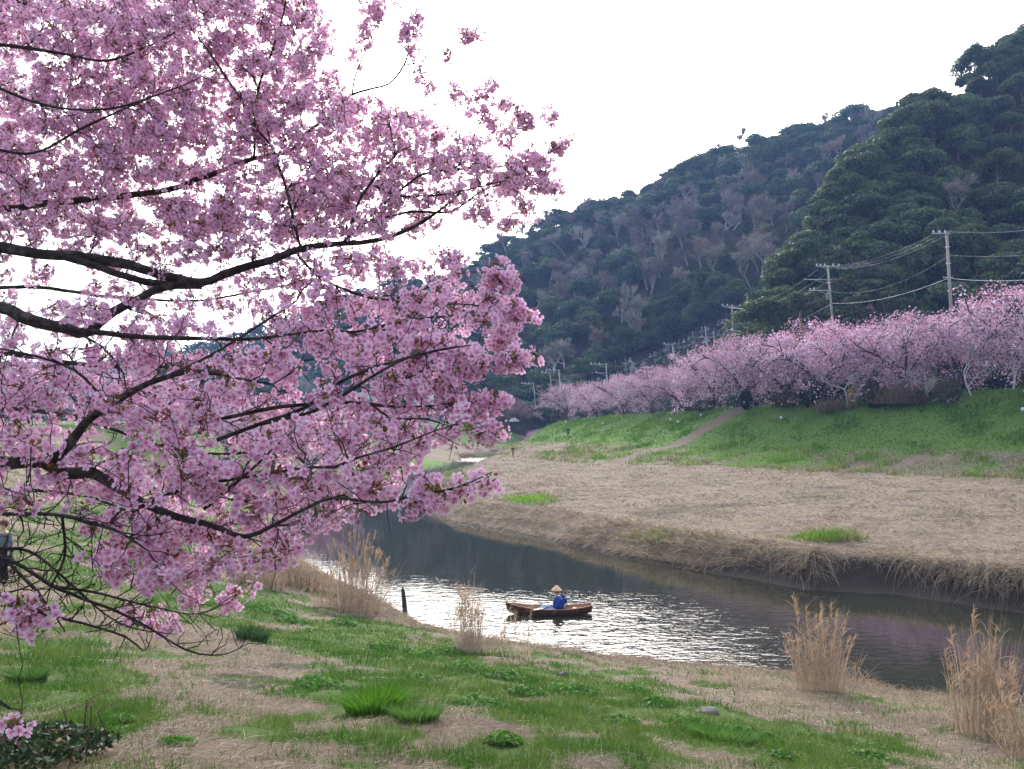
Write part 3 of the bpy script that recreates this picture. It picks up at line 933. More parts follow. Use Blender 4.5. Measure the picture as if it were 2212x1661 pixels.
# ------------------------------------------------------------------ cherry row along the levee
def cherry_far_proto(seed, Hh, R, dens, top_salmon):
    r = np.random.default_rng(seed)
    lim, blo = Geo(), Geo()
    ends = []
    bark = (.085, .06, .055)
    trunk_top = np.array([0, 0, Hh * .17])
    tube(lim, [[0, 0, -.8], [.1, 0, Hh * .08], trunk_top], [.34, .28, .26], 7, bark)
    nmain = 7
    for k in range(nmain):
        a = k * 6.283 / nmain + r.normal() * .25
        rr = R * r.uniform(.75, 1.0); zt = Hh * r.uniform(.62, .95)
        e = np.array([math.cos(a) * rr, math.sin(a) * rr, zt * .8])
        m = np.array([math.cos(a) * rr * .4, math.sin(a) * rr * .4, zt * .55])
        pts = catmull(np.array([trunk_top, m, e]), .5) + r.normal(size=(1, 3)) * .05
        tube(lim, pts, np.linspace(.2, .06, len(pts)), 5, bark, cap=False)
        for q in range(9):
            i = r.integers(len(pts) // 4, len(pts))
            d = norm(np.array([math.cos(a), math.sin(a), .35]) + r.normal(size=3) * .85)
            L = R * r.uniform(.25, .5)
            sub = catmull(np.array([pts[i], pts[i] + d * L * .5 + [0, 0, .15 * L], pts[i] + d * L + [0, 0, .05 * L]]), .4)
            tube(lim, sub, np.linspace(.075, .025, len(sub)), 4, bark, cap=False)
            ends += [sub[-1], sub[len(sub) // 2]]
    ends = np.array(ends)
    # umbrella shell that droops at its edge
    n = 300
    a = r.uniform(0, 6.283, n); q = np.sqrt(r.random(n)) * (1 + .13 * np.sin(3 * a + seed) + .09 * np.sin(5 * a + 2 * seed))
    zz = Hh * (.97 - .40 * q ** 2.4) - r.random(n) ** 1.4 * Hh * .56 * (.35 + .65 * q)
    zz = np.maximum(zz, Hh * .02 + Hh * .12 * (1 - q))
    S = np.stack([R * q * np.cos(a), R * q * np.sin(a), zz], -1) + r.normal(size=(n, 3)) * .25
    C = np.concatenate([S, ends])
    for c in S[::2]:
        j = np.argmin(((ends - c) ** 2).sum(1))
        tube(lim, [ends[j], (ends[j] + c) / 2 + [0, 0, .15], c], [.035, .026, .016], 3, bark, cap=False)
    m = int(dens)
    k = r.integers(0, len(C), m)
    P = C[k] + r.normal(size=(m, 3)) * np.array([.46, .46, .30])
    N = norm(r.normal(size=(m, 3)) + np.array([0, 0, .3]))
    tone = r.random((m, 1))
    col = np.array([.44, .285, .42]) * (1 - tone) + np.array([.76, .60, .75]) * tone
    hi = ss(.55, .95, P[:, 2:3] / Hh) * top_salmon
    bud = (r.random((m, 1)) < .08 + .30 * hi)
    col = np.where(bud, np.array([.60, .26, .36]) * (1 - .5 * tone) + np.array([.42, .20, .18]) * .5 * tone, col)
    s = .10 * r.uniform(.6, 1.4, m)
    quad_cloud(blo, P, N, s, s * .8, col)
    return lim.mesh('cherry_limbs'), blo.mesh('cherry_blossoms')

CH = [cherry_far_proto(400 + k, 9.0, 6.6, 10500, .75) for k in range(4)]

def lev_at(px):
    """point of the levee top seen under this picture column"""
    y = np.linspace(60, 260, 900)
    x = (px - CX) / F * y
    dl, sl, pl = chain(x, y, LEV[:, :2])
    k = np.argmin(dl)
    return np.array([x[k], y[k], np.interp(pl[k], np.arange(len(LEV)), LEV[:, 2])])

def cherry(px, back, s, label, proto, rz, tint=None):
    s = s * (1.0 + .16 * math.sin(px * 1.7))
    p = lev_at(px); d = norm(np.array([p[0], p[1], 0]))
    p = p + d * back
    z = float(H(p[0:1], p[1:2])[0])
    t = thing('cherry_tree', label, 'cherry tree', (p[0], p[1], z), rz, 'cherry trees in blossom along the far levee', s)
    link('trunk', CH[proto][0], M['twig'], t)
    link('crown', CH[proto][1], M['far_petal'], t)
    return t

LC = [  # picture column, metres behind the crest, size, label, prototype, turn
    (2320, 1.0, 1.18, 'pink cherry tree cut by the right edge, low boughs over the grass', 0, .3),
    (2215, 3.0, 1.22, 'tall reddish topped cherry tree beside the bare grey tree at the right edge', 1, 1.1),
    (2075, 5.5, 1.10, 'pink cherry tree just below the tallest utility pole', 2, 2.0),
    (1960, 3.0, 1.08, 'pink cherry tree behind the brown thicket on the levee', 3, 3.3),
    (1868, 5.5, 1.08, 'pink cherry tree behind the bare grey tree on the levee crest', 0, 4.1),
    (1775, 2.2, 1.10, 'pink cherry tree between the bare tree and the head of the dirt path', 1, 5.0),
    (1700, 3.2, 1.14, 'pink cherry tree standing to the right of the dirt path', 2, .9),
    (1612, 2.2, 1.10, 'pink cherry tree with its dark trunk showing at the head of the dirt path', 3, 1.7),
    (1545, 1.0, 1.05, 'pink cherry tree just left of the head of the dirt path', 0, 2.6),
    (1470, 0.5, 1.02, 'pink cherry tree with boughs hanging low over the green slope', 1, 3.9),
    (1408, 0.0, 1.00, 'pink cherry tree below the cemetery hand rail', 2, 5.3),
    (1345, 1.0, .98, 'pink cherry tree in front of the pole with two transformers', 3, .4),
    (1285, 1.0, .92, 'small pink cherry tree left of the cemetery steps', 0, 1.3),
    (1225, 3.0, .90, 'low pink cherry tree in front of the pair of grey poles', 1, 2.2),
    (1170, 3.0, .80, 'low pink cherry tree next to the clipped brown hedge', 2, 3.0)]
for a in LC:
    cherry(*a)
# the darker, rounder budding tree at the end of the row
p = lev_at(1098)
t = thing('cherry_tree', 'round dull pink budding cherry tree at the far end by the white car', 'cherry tree', (p[0], p[1] + 8, 6.2), 1.0, None, .95)
link('trunk', CH[3][0], M['twig'], t)
cg = Geo(); n = 6500
a = rng.uniform(0, 6.283, n); q = np.sqrt(rng.random(n)); zz = 8.6 - 4.4 * q ** 2.2 - rng.random(n) ** 2 * 3.5
quad_cloud(cg, np.stack([7.0 * q * np.cos(a), 7.0 * q * np.sin(a), zz], -1), rng.normal(size=(n, 3)), .085, .06, mixcol((.30, .13, .17), (.52, .27, .36), n))
cg.build('crown', M['far_petal'], t)
# cherry trees on the near levee further upstream, behind the big tree
LN = [(-80, 118, 1.0), (60, 126, 1.05), (190, 116, 1.0), (300, 122, 1.0), (395, 112, 1.05), (490, 110, 1.05), (590, 104, 1.0), (672, 98, .95), (740, 205, .95), (830, 214, .9), (905, 222, .85)]
for k, (px, Y, s) in enumerate(LN):
    q = at(px, 905, Y); z = float(H(q[0:1], q[1:2])[0])
    lab = ['distant pink cherry tree on the near bank, %s' % w for w in
           ('at the left edge behind the branches', 'second from the left edge', 'behind the dark forked limb', 'left of the sky gap', 'behind the lowest forked limb', 'above the small walkers',
            'right of the small walkers', 'left of the blue roofed house', 'by the blue roofed house, left end', 'by the blue roofed house, middle', 'by the blue roofed house, right end')][k]
    t = thing('cherry_tree', lab, 'cherry tree', (q[0], q[1], z), k * 1.3, 'cherry trees on the distant near bank', s)
    link('trunk', CH[k % 4][0], M['twig'], t); link('crown', CH[k % 4][1], M['far_petal'], t)

# ------------------------------------------------------------------ bare trees on the levee
def bare_big(px, back, Hh, label, seed, col, lean=0.0, group=None, spread=1.0, up=.15, spray=.1, Yabs=None, z=None):
    p = lev_at(px); p = p + norm(np.array([p[0], p[1], 0])) * back
    zz = float(H(p[0:1], p[1:2])[0])
    t = thing('bare_tree', label, 'tree', (p[0], p[1], zz), 0, group)
    lim, tw = bare_tree_geo(Hh, spread, seed, col, tuple(c * .85 for c in col), .024, .085, 4, (3, 4), up, .016, 3, .12)
    lim.build('trunk', M['twig'], t); tw.build('crown', M['twig'], t)
    return t
bare_big(1832, -2.5, 6.2, 'spreading bare grey tree on the levee crest, branches fanned out over a yellow shrub', 510, (.52, .48, .49), spread=1.15, up=.28)
bare_big(2105, -1.0, 9.6, 'tall bare grey tree below the tallest utility pole', 521, (.54, .50, .51), spread=1.0, up=.4)
bare_big(2190, 0, 10.5, 'bare grey tree with upswept twigs at the right edge', 532, (.50, .46, .47), spread=1.0, up=.42)
bare_big(2010, -3.0, 4.6, 'low bare tree with long flat branches above the brown thicket', 543, (.48, .44, .44), spread=1.3, up=.02)
bare_big(1068, 14, 6.0, 'small leafless brown tree left of the round budding cherry tree', 554, (.28, .2, .18))
bare_big(1030, 20, 5.6, 'small leafless brown tree beside the blue roofed house', 565, (.28, .21, .19))

# ------------------------------------------------------------------ shrubs and hedges on the levee
def shrub(name, px, py, w, h, label, c1, c2, cat='shrub', back=1.0, leaf=.13, n=1500, stems=False, boxy=False, group=None):
    """px,py: centre of its foot; w,h in photo units"""
    p = lev_at(px) if back is not None else hit(px, py)
    if back is not None: p = p + norm(np.array([p[0], p[1], 0])) * back
    z = float(H(p[0:1], p[1:2])[0])
    k = p[1] / F
    R, Hh = w * k / 2, h * k
    t = thing(name, label, cat, (p[0], p[1], z), 0, group)
    g, s = Geo(), Geo()
    if stems:
        m = int(n * .5)
        P0 = np.stack([rng.normal(size=m) * R * .5, rng.normal(size=m) * R * .35, np.zeros(m)], -1)
        V0 = norm(rng.normal(size=(m, 3)) * np.array([.45, .45, .2]) + np.array([0, 0, 1]))
        strands(g, P0, V0, Hh * rng.uniform(.5, 1.15, m), .05, .12, mixcol(c1, c2, m), 3)
    else:
        d = norm(rng.normal(size=(n, 3)))
        if boxy: d = np.sign(d) * np.abs(d) ** .45; d /= np.max(np.abs(d), axis=1, keepdims=True)
        rad = 1 - .3 * rng.random((n, 1)) ** 2
        lump = 1 + (0 if boxy else .30) * (fbm(d[:, 0] * 2.2 + px, d[:, 1] * 2.2 + d[:, 2] * 2, 9, 3)[:, None] - .5)
        P = np.array([0, 0, Hh * .5]) + d * rad * lump * np.array([R, R * .8, Hh * .52])
        quad_cloud(g, P, d + rng.normal(size=(n, 3)) * .5, leaf * rng.uniform(.6, 1.3, n), leaf * .6, mixcol(c1, c2, n))
    for _ in range(4):
        a = rng.uniform(0, 6.28)
        tube(s, [[0, 0, -.1], [math.cos(a) * R * .2, math.sin(a) * R * .2, Hh * .3], [math.cos(a) * R * .5, math.sin(a) * R * .5, Hh * .7]], [.06, .045, .02], 4, (.12, .09, .07))
    g.build('foliage', M['leaf'], t); s.build('stems', M['twig'], t)['kind'] = 'stuff'
DG1, DG2, BR1, BR2 = (.018, .042, .018), (.05, .095, .035), (.10, .07, .055), (.24, .17, .13)
shrub('shrub', 1890, 866, 62, 60, 'bushy dark green shrub right of the yellow shrub', DG1, DG2, back=-3.0, n=2600)
shrub('shrub', 1842, 862, 26, 52, 'narrow yellow flowering shrub at the foot of the bare grey tree', (.30, .26, .03), (.45, .38, .05), back=-3.2, n=900, leaf=.1)
shrub('shrub', 1750, 872, 46, 62, 'dark ivy green shrub under the blossoms right of the path', (.012, .03, .016), (.035, .06, .03), back=-2.0, n=2200)
shrub('shrub', 1612, 884, 26, 44, 'dark upright evergreen shrub at the head of the dirt path', (.010, .03, .014), (.03, .055, .025), back=-1.5, n=1500)
shrub('shrub', 1700, 880, 70, 34, 'dark brown green thicket under the drooping blossoms', (.05, .05, .03), (.11, .095, .06), back=-1.5, n=1700)
shrub('shrub', 1800, 880, 70, 30, 'dry brown heap of twigs on the levee shoulder', BR1, BR2, back=-3.5, n=1400, stems=True)
shrub('shrub', 1965, 850, 120, 62, 'wide dry brown thicket on the levee crest', BR1, (.30, .21, .16), back=-2.4, n=2600, stems=True)
shrub('shrub', 2050, 846, 54, 50, 'olive brown round shrub right of the brown thicket', (.05, .06, .025), (.13, .11, .06), back=-3.0, n=2000)
shrub('shrub', 1995, 850, 34, 36, 'small olive shrub inside the brown thicket', (.05, .06, .03), (.11, .10, .05), back=-3.4, n=900)
shrub('hedge', 1524, 889, 34, 22, 'clipped round green hedge left of the dirt path', (.04, .06, .03), (.09, .105, .055), cat='hedge', back=-1.5, n=1500, boxy=True, leaf=.1)
shrub('hedge', 1496, 892, 34, 26, 'dark brown green hedge beside the round hedge', (.04, .045, .03), (.09, .085, .055), cat='hedge', back=-.5, n=1300, boxy=True, leaf=.1)
shrub('hedge', 1142, 917, 40, 14, 'long low brown clipped hedge at the far end of the levee', (.07, .05, .03), (.14, .10, .06), cat='hedge', back=0, n=1500, boxy=True, leaf=.12)
shrub('hedge', 1205, 915, 34, 14, 'short brown clipped hedge under the low cherry trees', (.07, .05, .03), (.14, .10, .06), cat='hedge', back=0, n=1300, boxy=True, leaf=.12)
shrub('hedge', 1010, 925, 70, 20, 'dark brown hedge left of the white car', (.07, .05, .035), (.13, .09, .06), cat='hedge', back=6, n=1600, boxy=True, leaf=.13)
shrub('shrub', 1545, 762, 70, 46, 'dark green pine like shrub below the top of the cemetery', (.02, .04, .015), (.06, .08, .025), back=34, n=2200, leaf=.2)
shrub('shrub', 1275, 840, 30, 44, 'green shrub beside the cemetery steps', DG1, DG2, back=22, n=1500, leaf=.2)
shrub('shrub', 1480, 772, 50, 30, 'round olive shrub among the gravestones', (.04, .06, .02), (.10, .11, .045), back=40, n=1500, leaf=.2)

# palm like cycads at the top of the cemetery
def palm(px, py, d, Hh, label):
    P = at(px, py, d)
    t = thing('palm_tree', label, 'palm tree', P)
    g, s = Geo(), Geo()
    tube(s, [[0, 0, -6], [0, 0, Hh]], [.28, .22], 7, (.22, .17, .12))
    for k in range(34):
        a = rng.uniform(0, 6.28); el = rng.uniform(-.2, 1.2)
        v = np.array([math.cos(a) * math.cos(el), math.sin(a) * math.cos(el), math.sin(el)])
        m = 16; u = np.linspace(.2, 1, m)
        L = rng.uniform(2.0, 2.8)
        base = np.array([0, 0, Hh]) + v * (u * L)[:, None] - np.array([0, 0, .9]) * (u ** 2)[:, None]
        side = norm(np.cross(v, [0, 0, 1]))
        for sg in (-1, 1):
            strands(g, base, norm(v * .5 + side * sg + np.zeros((m, 3))), .55, .09, .4, mixcol((.12, .16, .07), (.30, .33, .18), m), 2)
    s.build('trunk', M['twig'], t); g.build('frond_crown', M['leaf'], t)
palm(1580, 712, 205, 1.2, 'grey green palm behind the third utility pole')
palm(1652, 700, 198, 2.6, 'pale yellow green palm right of the third utility pole')

# ------------------------------------------------------------------ utility poles and wires
POLE_TOPS = {}
def pole(label, top_px, top_py, base_px, base_py, d, r, arms, extra=(), mat='concrete', group='utility poles behind the cherry row'):
    """arms: (height below the top, from, to (metres sideways), insulators)"""
    T = at(top_px, top_py, d)
    B = at(base_px, base_py, d)
    if True:
        B = B + (B - T) * .45
    t = thing('utility_pole', label, 'utility pole', B, 0, group)
    g = Geo(); tube(g, [np.zeros(3), T - B], [r * .86, r * .62], 10, (1, 1, 1)); g.build('shaft', M[mat], t, smooth=False)
    ax = norm(T - B)
    for hb, x0, x1, ins in arms:
        c = (T - B) - ax * hb
        g = Geo(); box(g, c + np.array([(x0 + x1) / 2, -r * .9, 0]), (x1 - x0, .12, .14)); g.build('crossarm', M['steel'], t)
        for xi in ins:
            g = Geo(); lathe(g, [(.02, -.02), (.05, .02), (.13, .06), (.09, .16), (.14, .2), (.07, .32), (.0, .34)], 8, c=c + np.array([xi, -r * .9, .07]))
            g.build('insulator', M['porcelain'], t)
        if abs(x0) > .9 or abs(x1) > .9:
            xe = x0 if abs(x0) > abs(x1) else x1
            g = Geo(); tube(g, [c + [xe * .6, -r * .9, -.03], c + [0, -r * .9, -.8]], .03, 4); g.build('brace', M['steel'], t)
    for kind, hb, xo in extra:
        c = (T - B) - ax * hb
        if kind == 'transformer':
            g = Geo(); lathe(g, [(0, -.5), (.3, -.5), (.31, .42), (.34, .44), (.34, .5), (.0, .56)], 12, c=c + np.array([xo, -.2, 0]))
            o = g.build('transformer', M['steel'], t)
            g = Geo(); lathe(g, [(.05, 0), (.08, .08), (.05, .14), (.08, .2), (0, .26)], 8, c=c + np.array([xo, -.3, .55])); g.build('bushing', M['porcelain'], o)
        elif kind == 'box':
            g = Geo(); box(g, c + np.array([xo, -.2, 0]), (.5, .35, .7)); g.build('switch_box', M['steel'], t)
        elif kind == 'band':
            g = Geo(); tube(g, [c - ax * .05, c + ax * .05], r * 1.05, 10); g.build('pale_band', M['porcelain'], t)
    return t
pole('tallest grey concrete pole, three white insulators on one long arm at its top', 2045, 501, 2054, 660, 106, .27, [(.25, -2.1, .35, (-1.9, -1.1, -.35)), (6.1, -.9, .3, ())], [('band', 2.0, 0), ('band', 4.2, 0)])
pole('concrete pole carrying a grey transformer and three arms', 1788, 573, 1798, 690, 132, .25, [(.2, -2.0, 1.9, (-1.9, -1.3, -.6, .8, 1.7)), (2.4, -4.2, .3, ()), (4.2, -3.6, .2, (-3.3, -2.7))], [('transformer', 5.2, -.55), ('band', 2.9, 0)])
pole('concrete pole among the palms with a short wide arm', 1581, 660, 1584, 724, 166, .24, [(.1, -2.2, 2.4, (-2.0, -1.0, 0, 1.6, 2.2))], [('box', 5.0, -.1)])
pole('pale steel pole with two crossing arms above the cemetery', 1523, 704, 1529, 758, 172, .14, [(2.4, -1.9, 2.1, (1.6,)), (5.0, -1.2, 2.4, ())], mat='steel')
pole('short grey pole standing beside the pale steel pole', 1541, 718, 1543, 752, 173, .15, [(.3, -.6, .3, ())], mat='concrete')
pole('slim grey pole with one arm among the gravestones', 1452, 742, 1456, 776, 180, .17, [(.15, -2.2, .9, (-1.8, .5))], mat='steel')
pole('grey pole with arms on its left and two white transformers', 1309, 784, 1313, 850, 178, .19, [(.3, -3.6, .3, (-3.3, -2.4, -1.5)), (2.2, -2.6, .2, (-2.2,)), (5.0, -.6, .6, ())], [('transformer', 4.3, -.6), ('transformer', 4.3, .6)], mat='steel')
pole('taller of the pair of grey poles left of the cemetery', 1207, 798, 1213, 862, 196, .2, [(.2, -3.2, .4, (-3.0, -2.2, -1.2)), (2.6, -2.2, .3, ()), (4.6, -2.0, .3, (-1.8,))], [('transformer', 5.4, -.4)], mat='steel')
pole('thin mast standing just left of the taller pole', 1195, 791, 1196, 806, 195, .08, [], mat='steel')
pole('shorter pole of the pair, with one arm to the left', 1188, 803, 1193, 868, 192, .2, [(.2, -2.1, .3, (-1.9, -1.0)), (3.0, -1.0, .3, ())], mat='concrete')
pole('leftmost slim pole with two small arms against the dark hill', 1152, 826, 1156, 866, 214, .15, [(.3, -3.4, .2, (-3.0, -2.2, -1.2)), (1.5, -1.2, .2, ())], mat='steel')

def wire(label, a, b, sag, r, mat='wire', group=None):
    A, B = at(*a), at(*b)
    t = np.linspace(0, 1, 25)[:, None]
    P = A + (B - A) * t; P[:, 2] -= sag * 4 * (t * (1 - t))[:, 0]
    g = Geo(); tube(g, P - A, r * .68, 4, cap=False)
    o = g.build('power_line', M[mat], None, True, A)
    tag(o, label, 'power line', group)
for k, (dy, dx) in enumerate(((0, 0), (2, 13), (4, 26))):
    wire(('highest', 'middle', 'lowest')[k] + ' of three thin wires between the tallest pole and the transformer pole', (2015 + dx, 507 + dy * .5, 106), (1770 + dx * 1.4, 577 + dy, 132), 1.1, .028, 'wire', 'wires from the tallest pole to the transformer pole')
for k, (dy, dx) in enumerate(((0, 0), (3, 15), (5, 32))):
    wire(('highest', 'middle', 'lowest')[k] + ' of three pale sagging wires left of the transformer pole', (1768 + dx, 580 + dy * 4, 132), (1562 + dx * .7, 663 + dy * .5, 166), 2.0, .035, 'wire_pale', 'wires from the transformer pole to the pole by the palms')
wire('thick pale cable sagging from the tallest pole to the transformer pole', (2050, 600, 106), (1796, 655, 132), 1.0, .05, 'wire_pale')
wire('thick pale cable sagging from the transformer pole down to the pole by the palms', (1796, 656, 132), (1574, 712, 166), 1.9, .06, 'wire_pale')
wire('thin dark wire rising to the middle of the tallest pole', (2050, 552, 106), (1797, 630, 132), 1.8, .026)
wire('thin wire from the middle of the transformer pole to the palms', (1796, 632, 132), (1583, 698, 166), 1.6, .026)
wire('top wire leaving the tallest pole towards the right edge', (2046, 500, 106), (2330, 482, 84), .5, .03)
wire('middle wire leaving the tallest pole towards the right edge', (2050, 551, 106), (2330, 540, 84), .4, .026)
wire('thick low cable leaving the tallest pole towards the right edge', (2051, 601, 106), (2330, 593, 84), .5, .05, 'wire_pale')
for k in range(2):
    wire(('upper', 'lower')[k] + ' of two wires between the pole with two transformers and the cemetery pole', (1310, 789 + 3 * k, 178), (1448 - 8 * k, 745 + k, 180), 1.6, .03, 'wire', 'wires from the transformers to the cemetery pole')
    wire(('upper', 'lower')[k] + ' of two wires right of the pair of grey poles', (1208, 806 + 4 * k, 196), (1300, 788 + 5 * k, 178), 1.3, .03, 'wire', 'wires from the pair of poles to the transformers')
wire('pale sagging cable between the pair of grey poles and the pole with two transformers', (1208, 836, 196), (1311, 818, 178), 1.4, .045, 'wire_pale')
wire('pale cable running down from the leftmost slim pole to the pair of poles', (1153, 846, 214), (1192, 846, 192), .9, .04, 'wire_pale')
wire('thin wire running from the leftmost slim pole towards the house', (1150, 829, 214), (940, 838, 250), 1.6, .035)
wire('slim cable between the cemetery pole and the pale steel pole', (1454, 748, 180), (1525, 728, 172), .8, .03)

# ------------------------------------------------------------------ cemetery on the hillside
def gravestone_meshes():
    out = []
    for k in range(4):
        parts = []
        c = [(.20, .215, .235), (.27, .285, .31), (.14, .155, .18), (.36, .365, .375)][k]
        w, h = [(.46, 1.15), (.52, 1.35), (.42, 1.7), (.6, .9)][k]
        g = Geo(); box(g, (0, 0, -.3), (1.5, 1.3, 1.0), c); box(g, (0, 0, .31), (1.05, .95, .22), c); parts.append(('plinth', g.mesh('plinth')))
        g = Geo(); box(g, (0, 0, .42 + h / 2), (w, w, h), c, taper=.94)
        if k == 2: lathe(g, [(w * .65, .42 + h), (w * .3, .42 + h + .12), (0, .42 + h + .3)], 4, c)
        parts.append(('stone', g.mesh('stone')))
        out.append(parts)
    return out
GS = gravestone_meshes()
def hill_hit(px, py):
    t = np.linspace(0, .6, 400)
    P = HB.p(np.full(t.shape, px), t)
    qx, qy = topx(P)
    return P[np.argmin(np.abs(qy - py))]
def cemetery():
    n = 0
    for px in np.arange(1322, 1582, 10.5):
        lo = np.interp(px, [1320, 1400, 1500, 1580], [828, 806, 772, 742]); hi = np.interp(px, [1320, 1400, 1470, 1520, 1580], [793, 772, 742, 716, 690])
        for py in np.arange(hi, lo, 12.5):
            if rng.random() < .22: continue
            P = hill_hit(px + rng.normal() * 2.4, py + rng.normal() * 2)
            k = int(rng.integers(0, 4)); s = rng.uniform(.55, .95) * (1.45 if rng.random() < .12 else 1)
            row = 'upper edge' if py < hi + 14 else ('middle' if py < hi + 38 else 'lowest terrace')
            t = thing('gravestone', None, 'gravestone', P, rng.normal() * .15, None, s)
            pend(t, ['square grey gravestone', 'pale grey gravestone', 'dark pointed gravestone', 'broad whitish gravestone'][k], 'on the cemetery %s,' % row + (' left part' if px < 1400 else ' central part' if px < 1490 else ' right part'), px)
            for nm, me in GS[k]: link(nm, me, M['stone'], t)
            n += 1
    for px in np.arange(1292, 1612, 11.5):
        P = hill_hit(px, np.interp(px, CEM_X, CEM_HI) - 4 - rng.random() * 14)
        k = int(rng.integers(0, 6))
        o = put(EV, k, 'evergreen_tree', None, 'tree', P - [0, 0, 1.0], rng.uniform(.5, .85), None, mats=MLEAF)
        pend(o, ['dark evergreen', 'green evergreen', 'bluish evergreen', 'olive evergreen', 'mossy evergreen', 'greyish evergreen'][k], 'just above the cemetery stones', px)
    settle_labels()
    # grassy terraces and the brown slope between the stones
    g = Geo()
    m = 9000
    px = rng.uniform(1270, 1600, m)
    py = rng.uniform(0, 1, m)
    lo = np.interp(px, [1270, 1400, 1500, 1600], [850, 806, 775, 745]); hi = np.interp(px, [1270, 1400, 1470, 1520, 1600], [800, 752, 722, 700, 668])
    tt = np.interp(hi + (lo - hi) * py, [660, 860], [.26, .0])
    ok = tt > .0
    P = HB.p(px, tt)
    tone = fbm(P[:, 0] * .2, P[:, 1] * .2, 66, 3)[:, None]
    col = np.where(tone > .52, mixcol((.10, .075, .05), (.30, .19, .11), m), mixcol((.04, .09, .025), (.10, .15, .05), m))
    blades(g, P, rng.uniform(.3, .9, m), .3, rng.normal(size=(m, 3)) * np.array([.3, .3, 0]), col)
    o = g.build('dry_grass', M['grass']); tag(o, 'brown and green grass on the cemetery slope', 'grass', kind='stuff')
cemetery()

# hand rail beside the cemetery steps
t = thing('handrail', 'white sloping hand rail beside the cemetery steps', 'hand rail', at(1352, 846, 176))
A, B = np.zeros(3), at(1404, 811, 180) - at(1352, 846, 176)
for dz in (0, -.55):
    g = Geo(); tube(g, [A + [0, 0, dz], B + [0, 0, dz]], .06, 6); g.build('rail', M['porcelain'], t)
for f in (0, .33, .66, 1):
    g = Geo(); tube(g, [A + (B - A) * f, A + (B - A) * f - [0, 0, 1.4]], .055, 6); g.build('post', M['porcelain'], t)
t = thing('handrail', 'short level white railing at the foot of the cemetery steps', 'hand rail', at(1318, 845, 176))
for dz in (0, -.5):
    g = Geo(); tube(g, [[0, 0, dz], [3.0, 0, dz]], .06, 6); g.build('rail', M['porcelain'], t)
for f in (0, 1.5, 3.0):
    g = Geo(); tube(g, [[f, 0, 0], [f, 0, -1.2]], .055, 6); g.build('post', M['porcelain'], t)

# ------------------------------------------------------------------ house with the blue grey roof, parapet, car
def house(label, px0, px1, d, py_ridge, py_eave, py_ground, wallc, roofc, nwin, depth=9.0):
    A = at(px0, py_ground, d); B = at(px1, py_ground, d)
    zr, ze = at(px0, py_ridge, d)[2] - A[2], at(px0, py_eave, d)[2] - A[2]
    L = B[0] - A[0]
    t = thing('house', label, 'house', A)
    g = Geo(); box(g, (L / 2, depth / 2, ze / 2 - .5), (L, depth, ze + 1), wallc); g.build('wall', M['paint'], t)
    g = Geo(); o = .8
    v = np.array([[-o, -o, ze - .25], [L + o, -o, ze - .25], [L + o, depth / 2, zr], [-o, depth / 2, zr], [L + o, depth + o, ze - .25], [-o, depth + o, ze - .25]])
    v2 = v - [0, 0, .22]
    g.add(np.concatenate([v, v2]), None, [[0, 1, 2, 3], [3, 2, 4, 5], [6, 9, 8, 7], [9, 11, 10, 8], [0, 6, 7, 1], [5, 4, 10, 11], [0, 3, 9, 6], [3, 5, 11, 9], [1, 7, 8, 2], [2, 8, 10, 4]], roofc)
    rf = g.build('roof', M['paint'], t)
    for k in range(14):
        x = (k + .5) / 14 * L; g = Geo()
        tube(g, [[x, -o, ze - .2], [x, depth / 2, zr + .05]], .06, 4, tuple(c * .8 for c in roofc)); g.build('seam', M['paint'], rf)
    for k in range(nwin):
        x = (k + .5) / nwin * L; w, h = L / nwin * .55, ze * .42
        g = Geo(); box(g, (x, -.03, ze * .42), (w + .24, .12, h + .24), (.5, .48, .42)); f = g.build('window', M['paint'], t)
        for sx in (-1, 1):
            g = Geo(); box(g, (x + sx * w / 4, -.08, ze * .42), (w / 2 - .06, .06, h), (.03, .04, .05)); g.build('pane', M['pane'], f)
M['pane'] = mat_solid('window_glass', (.03, .04, .05), .08, 0, .1, spec=.6)
house('long two storey house with a blue grey roof and pale yellow walls behind the blossoms', 745, 962, 262, 846, 882, 930, (.42, .38, .27), (.17, .20, .25), 6)
house('lower grey house half hidden right of the blue grey roof', 968, 1050, 275, 870, 893, 928, (.40, .39, .36), (.30, .31, .33), 3)
house('small distant house with a pale blue roof at the left behind the limbs', 300, 395, 285, 838, 868, 920, (.40, .42, .40), (.26, .32, .36), 3)
t = thing('parapet', 'long low white parapet in front of the blue roofed house', 'parapet', at(640, 936, 248), 0)
L = at(950, 922, 255)[0] - at(640, 936, 248)[0]
g = Geo(); box(g, (L / 2, 0, -.1), (L, .4, 1.0), (.34, .37, .40)); g.build('wall', M['paint'], t)
g = Geo(); box(g, (L / 2, 0, .46), (L, .6, .12), (.42, .44, .47)); g.build('coping', M['paint'], t)
for k in range(9):
    g = Geo(); box(g, (L * (k + .5) / 9, 0, -1.4), (.6, .5, 1.6), (.3, .3, .3)); g.build('pier', M['paint'], t)

